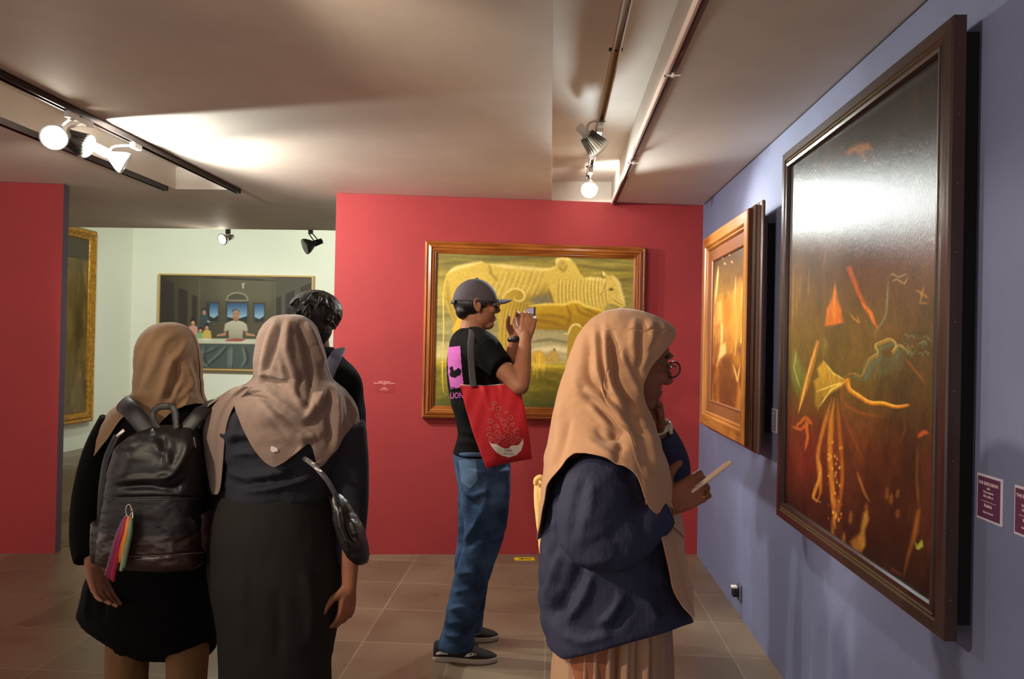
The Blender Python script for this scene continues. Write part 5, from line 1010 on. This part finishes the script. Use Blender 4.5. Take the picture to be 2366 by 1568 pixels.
obj('bag_body',(V,F_),None,bp_,mats=[lea,lea2],fm=[1 if V[q[0]][2]<J(300,1212,KY)[2] else 0 for q in F_])
obj('side_pocket',loft([(1200,222,262,.02,.03,0),(1206,218,264,.04,.05,0),(1250,217,264,.045,.05,0),(1292,219,262,.04,.04,0),(1298,226,258,.02,.02,0)],KY+.03,50,40,wr=(.002,12,20,4),e=.7),lea2,bp_)
obj('side_pocket',loft([(1180,462,486,.02,.03,0),(1186,460,488,.04,.05,0),(1250,462,490,.045,.05,0),(1275,464,486,.02,.02,0)],KY+.03,50,40,wr=(.003,10,8,4),e=.7),mat('pinkish_brown_leather',(92,66,66),rough=.3),bp_)
obj('handle',join(ribbon([J(368,994,KY-.03),J(352,962,KY-.005),J(362,943,KY+.0),J(384,938,KY),J(402,946,KY),J(408,994,KY-.03)],.020,.004,(0,-1,.2),30)),lea,bp_)
kb=bvh([o for o in bp_.children if o.name.startswith('bag_body')][0]); ln_=lambda a,b,y0,y1,n=40:[(a+(b-a)*k/n,y0+(y1-y0)*k/n+2*math.sin(k*math.pi/n)) for k in range(n+1)]
obj('buckle',obox(stick(kb,[(446,1010)],.003)[0],nrm([.2,0,-.98]),nrm([.98,0,.2]),(0,1,0),.03,.006,.004,.001),m_chr,bp_)
obj('flap_seam',tube(stick(kb,ln_(262,466,1152,1152),.0005),.0024,8,round_end=False),mat('zip_grey',(62,58,64),rough=.4,metal=.4),bp_)
obj('bottom_piping',tube(stick(kb,ln_(250,470,1286,1276),.0005),.0024,8,round_end=False),mat('light_piping',(96,80,78),rough=.5),bp_)
obj('shoulder_strap',ribbon([J(362,1010,KY-.02),J(335,985,KY-.01),J(305,950,KY+.01),J(286,932,KY+.06),J(283,926,AY+.02)],.052,.010,(-.1,-.8,.5),30),lea,bp_)
obj('shoulder_strap',ribbon([J(414,1010,KY-.02),J(435,985,KY-.01),J(462,955,KY+.01),J(478,935,KY+.06),J(480,930,AY+.02)],.048,.010,(.1,-.8,.5),30),lea,bp_)
obj('lower_strap',ribbon([J(270,1005,KY+.02),J(246,1060,KY+.0),J(236,1120,KY-.02),J(232,1180,KY-.02),J(232,1215,KY-.01)],.026,.006,(-.3,-1,0),24),lea,bp_)
obj('buckle',obox(J(272,1012,KY-.04),nrm([.7,0,.7]),nrm([-.7,0,.7]),(0,1,0),.03,.010,.004,.001),m_chr,bp_)
# tassel keychain
kc=thing('tassel_keychain','multicoloured cord tassel clipped to the black leather backpack','keychain',J(280,1340,KY-.13))
kt=J(300,1165,KY-.125)
obj('carabiner',join(tube([kt+np.array([math.cos(a)*.008,-.004,math.sin(a)*.017-.016]) for a in np.linspace(0,2*math.pi,20)],.0018,8,round_end=False),tube([kt+np.array([math.cos(a)*.006-.006,-.004+math.sin(a)*.004,math.sin(a)*.011-.040]) for a in np.linspace(0,2*math.pi,20)],.0015,8,round_end=False),tube([kt+[.008,0,-.012],kt+[.012,-.004,-.035]],.0025,8)),m_chr,kc)
for k,(c_,x0,x1_,y1_) in enumerate((((132,78,120),288,246,1326),((150,30,70),291,252,1332),((168,40,84),292,258,1336),((190,28,52),295,266,1318),((226,130,40),296,270,1300),((232,150,60),298,276,1296),((206,44,40),302,284,1290),((150,170,140),304,280,1316),((120,148,116),304,286,1308),((160,24,60),293,262,1340))):
    obj('cord',tube([J(x0,1196,KY-.128),J(x0*.7+x1_*.3+ (k%3-1)*2,1232,KY-.136-.002*(k%3)),J(x0*.35+x1_*.65,1275,KY-.134),J(x1_,y1_,KY-.13)],[.004,.0062,.0060,.0048],8,res=20),mat('cord_%d_%d_%d'%c_,c_,rough=.7,bump=.5,bscale=300,bdist=.001),kc)
# ================================================================== middle person with the mauve brown shawl hijab
BY=2.2; wb_=thing('person','person in a mauve brown shawl hijab and long charcoal skirt, seen from behind','person',(J(640,1500,BY)[0],BY,0))
fd=nrm([.05,1,0]); hc=J(668,828,BY+.035); hg,hax=head(hc,fd,.0,1.0)
lsh,lel,lwr=J(515,985,BY),J(475,1145,BY+.02),J(500,1165,BY+.24); rsh,rel,rwr=J(795,990,BY),J(812,1160,BY+.03),J(807,1352,BY-.03)
hd1=hand(rwr,nrm(J(797,1440,BY-.04)-rwr),(-.5,.5,0),(-.6,-.75,0),(.35,.4,.5,.6),.09,.9,.86,.2); hd2=hand(lwr,(.7,.5,.1),(0,0,-1),(0,1,.2),.5,.03,.5,.9)
g=[hg,tube([J(668,960,BY),J(668,920,BY),hc+[0,0,-.05]],[.06,.055,.05],16),tube([J(650,1000,BY),J(640,1120,BY),J(636,1260,BY),J(636,1330,BY)],[.10,.10,.12,.11],20),
  tube([lsh,lel],[.048,.038],14,res=8),tube([lel,lwr],[.036,.023],14,res=8),hd2,tube([rsh,rel],[.048,.036],14,res=8),tube([rel,rel*.35+rwr*.65,rwr,rwr-[0,0,.012]],[.035,.028,.022,.021],14,res=10),hd1,tube([lsh*.8+rsh*.2,rsh*.8+lsh*.2],[.05,.05],14),leg(580,1320,BY,.08),leg(690,1320,BY,.08)]
body(wb_,g,sk_tan,.0045,2)
for x in (580,690): q=J(x,1320,BY); obj('shoe',tube([[q[0],BY-.08,.035],[q[0],BY+.03,.04],[q[0],BY+.14,.028]],[.032,.042,.026],16,res=12),mat('dark_shoe',(30,26,26)),wb_)
mauve=mat('mauve_brown_shawl',(128,108,98),rough=.9,bump=.25,bscale=380,bdist=.001,sheen=.25,var=.05,vscale=5)
mr=[(726,666,674,.003,.003,0),(729,645,698,.03,.03,0),(738,625,714,.06,.06,0),(756,608,730,.085,.08,0),(785,597,741,.10,.095,0),(815,590,750,.105,.10,0),(850,588,758,.105,.10,0),(872,588,766,.10,.10,0),(886,575,782,.11,.10,0),(900,545,800,.125,.115,0),(920,505,818,.145,.13,0),(945,478,830,.16,.14,0),(985,467,834,.165,.15,0),(1030,468,830,.17,.15,0),(1080,476,826,.17,.15,0),(1145,484,820,.17,.15,0)]
mhm=[(462,960),(500,945),(530,925),(545,912),(560,905),(572,918),(590,950),(615,1000),(640,1042),(662,1068),(682,1080),(705,1066),(730,1042),(752,1020),(760,1030),(764,1062),(772,1078),(782,1066),(800,1036),(815,1005),(836,965)]
mf=[([(640,735),(620,790),(608,850),(600,880)],7,.008),([(655,735),(640,790),(622,840),(616,870)],7,-.007),([(668,735),(662,800),(680,870),(692,915)],10,.012),([(690,740),(704,790),(716,850),(720,900)],9,-.014),([(705,745),(728,790),(748,850)],8,.010),([(645,820),(660,870),(688,920),(710,950)],9,.009),([(720,870),(715,920),(705,945)],8,-.010),
 ([(600,868),(620,862),(650,872),(665,882)],6,.012),([(598,882),(625,878),(650,886)],5,-.010),([(570,895),(610,905),(660,940),(700,965),(720,950),(750,905),(770,890)],9,.013),([(580,905),(620,930),(665,965),(705,985),(740,960),(765,910)],7,-.010),([(590,915),(630,955),(680,1000),(720,1010),(755,985)],9,.010),([(620,965),(660,1005),(700,1030),(740,1010)],8,-.006),([(760,895),(760,960),(764,1030)],8,-.012),([(775,890),(780,960),(772,1050)],8,.012),([(795,900),(806,940),(812,985)],8,-.008),([(805,895),(822,930),(828,965)],8,.008),([(700,860),(690,900),(705,930)],7,-.008),
 ([(545,900),(510,950),(500,1020),(505,1100)],8,.008),([(500,930),(485,980),(486,1060),(492,1120)],8,-.005),([(690,1000),(700,1030),(684,1060)],8,.006)]
hx_=hijab(mr,BY,[(0,9999),(3000,9999)],mhm,[(460,985),(840,985)],mf,420,260,(.003,30,26,72)); tl_=spl([(892,548,585),(905,522,572),(930,497,548),(960,480,532),(1000,469,522),(1060,474,517),(1110,483,512),(1132,487,508),(1142,493,502)],80); Tn=[]
for k,(y,l,r) in enumerate(tl_):
    for q in range(26): u0=q/25; Tn.append(J(l+(r-l)*u0,y,BY-.118+.05*(1-u0)**2-.03*max(0,1-k/14)+.004*math.sin(u0*11)))
hj=obj('hijab',join((hx_.reshape(-1,3),grid_faces(260,420)),(np.array(Tn),grid_faces(80,26))),mauve,wb_); sm3(hj); solid(hj,.0025,0)
gsh=mat('charcoal_shirt',(44,45,54),rough=.8,spec=.15,bump=.35,bscale=30,bdist=.006)
sr=[(905,600,740,.06,.06,0),(920,545,790,.11,.11,0),(945,500,818,.135,.13,0),(985,478,828,.145,.14,0),(1030,488,815,.145,.14,0),(1070,505,790,.145,.14,0),(1110,512,770,.15,.14,0),(1140,512,764,.15,.14,0),(1146,516,758,.14,.13,0)]
sf_=[([(525,1010),(560,1002),(610,1008),(640,1030)],8,.012),([(530,1030),(570,1022),(620,1030)],7,-.012),([(535,1050),(570,1045),(600,1050)],7,.010),([(520,1085),(560,1100),(620,1095),(680,1082)],8,.014),([(530,1110),(570,1122),(640,1112),(700,1096)],7,-.014),([(560,1130),(620,1128),(690,1110),(730,1100)],7,.014),([(620,1050),(650,1070),(700,1090)],7,-.010),([(560,930),(545,980),(530,1040)],7,.008)]
cloth('shirt',wb_,[loft(sr,BY,160,130,sf_,wr=(.006,26,18,81)),tube([J(515,975,BY),J(486,1050,BY),J(474,1120,BY),J(482,1150,BY+.04),J(500,1160,BY+.14),J(505,1162,BY+.2)],[.075,.066,.058,.056,.05,.042],24,res=26,round_end=False),tube([J(790,985,BY),J(806,1060,BY+.02),J(812,1160,BY+.03),J(808,1250,BY+.02),J(807,1300,BY+.01)],[.072,.06,.052,.046,.040],24,res=26,round_end=False)],gsh,.0065,2)
zz=z0(640,BY)
ckr=[(1122,520,752,.145,.13,0),(1135,516,758,.15,.14,0),(1170,498,768,.16,.15,0),(1210,487,776,.17,.155,0),(1260,482,784,.175,.155,0),(1320,484,792,.175,.155,0),(1380,493,792,.165,.15,0),(1440,504,782,.155,.145,0),(1500,508,770,.15,.14,0),(1568,508,766,.15,.14,0),(zz,495,785,.16,.15,0)]
obj('skirt',loft(ckr,BY,160,160,[([(700,1300),(720,1400),(715,1500)],14,.008),([(560,1300),(560,1400),(570,1500)],14,.006),([(640,1350),(645,1450),(640,1540)],14,-.006)],wr=(.003,40,60,91)),mat('charcoal_skirt',(38,37,36),rough=.85,spec=.15,bump=.15,bscale=160,bdist=.002),wb_)
0 and obj('waistband',tube([J(x,1138,BY-y) for x,y in ((516,.02),(530,.10),(575,.142),(636,.156),(700,.142),(745,.10),(759,.02))],.010,8,res=30,flat=.5,up=(0,-1,0)),mat('black_band2',(20,20,22),rough=.7),wb_)
solid(decal('garment_tag',bvh(hj),[(628,1030),(641,1035),(644,1042),(631,1045),(626,1040)],mat('white_tag',(200,190,186),rough=.6),wb_,1.0,.003),.001)
# sling bag
SY=1.99; sg=thing('sling_bag','small black teardrop sling bag at the right hip of the middle person','bag',J(815,1300,SY))
obj('bag_body',loft([(1140,772,784,.01,.01,0),(1152,768,796,.03,.02,0),(1180,770,816,.05,.035,0),(1215,776,838,.06,.04,0),(1250,788,850,.06,.04,0),(1280,804,853,.05,.035,0),(1297,818,849,.03,.02,0),(1302,826,842,.01,.01,0)],SY,90,90,[([(780,1170),(790,1220),(812,1270)],5,.010),([(795,1165),(806,1220),(825,1262)],6,-.010),([(812,1200),(822,1240)],5,.008)],wr=(.003,16,16,6)),mat('glossy_black_nylon',(18,17,20),rough=.4,bump=.25,bscale=80,bdist=.003),sg)
obj('strap',ribbon([J(780,1152,SY),J(760,1115,SY-.02),J(738,1088,SY-.02),J(722,1072,SY+.02),J(700,1056,SY+.08)],.014,.003,(0,-1,.2),24),mat('grey_strap',(74,74,82),rough=.6),sg)
obj('strap_adjuster',join(tube([J(712,1062,SY-.0),J(722,1070,SY-.02),J(732,1068,SY-.02),J(740,1062,SY-.01)],.0022,8,res=12),obox(J(726,1082,SY-.028),nrm([.8,0,-.6]),nrm([.6,0,.8]),(0,-1,0),.022,.008,.004,.001)),m_chr,sg)
# ================================================================== far person with messy black hair
DY=2.95; wd_=thing('person','person with messy black hair and black top standing beyond the middle person','person',(J(700,1500,DY)[0],DY,0))
fd=nrm([-.35,.94,0]); hc=J(727,742,DY); hg,hax=head(hc,fd,.08,1.0)
lsh,lel,lwr=J(636,915,DY),J(616,1030,DY+.03),J(640,1060,DY+.15); rsh,rel,rwr=J(792,915,DY),J(810,1050,DY+.02),J(790,1150,DY+.12)
g=[hg,tube([J(722,860,DY),J(728,800,DY),hc+[0,0,-.05]],[.06,.058,.055],16),tube([J(715,880,DY),J(712,1000,DY),J(708,1150,DY),J(705,1190,DY)],[.12,.12,.11,.1],20),tube([lsh,lel],[.05,.04],14,res=8),tube([lel,lwr],[.038,.025],14,res=8),tube([rsh,rel],[.05,.04],14,res=8),tube([rel,rwr],[.038,.025],14,res=8),
 hand(lwr,(.5,.8,.1),(0,0,-1),(0,1,.2),.5,.03,.5,1.0),hand(rwr,(-.6,.8,.1),(0,0,-1),(0,1,.2),.5,.03,.5,1.0),tube([lsh*.8+rsh*.2,rsh*.8+lsh*.2],[.05,.05],14),leg(680,1180,DY,.08),leg(732,1180,DY,.08)]
body(wd_,g,sk_tan,.005,2)
f_,l_,u_=hax; hb=[ellipsoid(hc+u_*.035-f_*.018,(.112,.094,.092),26),ellipsoid(hc-u_*.03-f_*.045,(.068,.082,.075),20)]
r5=random.Random(11)
for k in range(130):
    a=r5.random()*2*math.pi; z_=r5.random()**.7; d=nrm(np.array([math.cos(a)*(1-z_*.8),math.sin(a)*(1-z_*.8),z_*1.1-.25])); p=hc+u_*.02-f_*.02+(f_*d[0]*.108+l_*d[1]*.090+u_*d[2]*.105)
    if d[0]>.45 and d[2]<.2: continue
    t_=nrm(np.array([r5.uniform(-1,1),r5.uniform(-1,1),-.9])); o_=nrm(p-hc); hb.append(tube([p-o_*.01,p+t_*.014+o_*.005,p+t_*.032+o_*(.003+.004*r5.random()),p+t_*.046+o_*(.0+.006*r5.random())],[.008,.0072,.0055,.0035],7,res=8))
hr_=obj('hair',join(*hb),m_hair,wd_); disp(hr_,.0035,1)
dr_=[(800,690,770,.06,.06,0),(812,668,782,.09,.09,0),(830,636,800,.11,.11,0),(850,604,822,.13,.12,0),(880,588,838,.135,.13,0),(940,584,846,.135,.13,0),(1010,586,850,.13,.13,0),(1080,588,850,.13,.13,0),(1130,592,842,.13,.13,0),(1175,600,828,.125,.12,0),(1230,604,800,.12,.12,0)]
cloth('shirt',wd_,[loft(dr_,DY,130,120,[([(820,900),(826,980),(822,1060)],8,.008),([(810,1080),(830,1100),(845,1090)],8,.01)],wr=(.005,26,34,93)),tube([rwr*.2+rel*.8,rwr*.9+rel*.1],[.05,.04],16),tube([lwr*.2+lel*.8,lwr*.9+lel*.1],[.05,.04],16)],mat('black_shirt',(8,8,10),rough=.85,spec=.15,bump=.3,bscale=30,bdist=.005),.007,2)
zt=z0(700,DY)
cloth('trousers',wd_,[loft([(1190,602,806,.115,.115,0),(1240,606,780,.11,.11,0),(1300,620,770,.1,.1,0)],DY,60,30),loft([(1280,630,712,.085,.085,0),(1400,640,708,.075,.075,0),(zt,650,706,.065,.065,0)],DY,50,40),loft([(1280,694,770,.085,.085,0),(1400,704,764,.075,.075,0),(zt,708,760,.065,.065,0)],DY,50,40)],mat('black_trousers',(18,18,20),rough=.85,spec=.15),.008,2)
for x in (680,732): q=J(x,1180,DY); obj('shoe',tube([[q[0],DY-.08,.035],[q[0],DY+.03,.042],[q[0],DY+.15,.028]],[.034,.044,.028],16,res=12),mat('dark_shoe',(30,26,26)),wd_)
gb=thing('backpack','blue grey backpack on the far black haired person, mostly hidden','backpack',J(705,1100,DY-.2))
gbm=mat('blue_grey_nylon',(96,100,124),rough=.7,bump=.4,bscale=50,bdist=.004,col2=(70,74,96),vscale=9)
obj('bag_body',loft([(862,668,752,.02,.03,0),(868,650,764,.05,.04,0),(895,640,772,.07,.045,0),(960,636,770,.08,.045,0),(1080,640,762,.08,.045,0),(1100,660,745,.04,.03,0)],DY-.21,70,60,wr=(.003,18,18,6),e=.7),gbm,gb)
obj('shoulder_strap',ribbon([J(752,880,DY-.23),J(764,850,DY-.185),J(776,822,DY-.13),J(784,808,DY-.06),J(784,806,DY+.02)],.050,.010,(.1,-.8,.5),24),gbm,gb)
obj('shoulder_strap',ribbon([J(668,880,DY-.23),J(655,850,DY-.185),J(648,835,DY-.13),J(646,830,DY-.02)],.045,.010,(-.1,-.8,.5),24),gbm,gb)
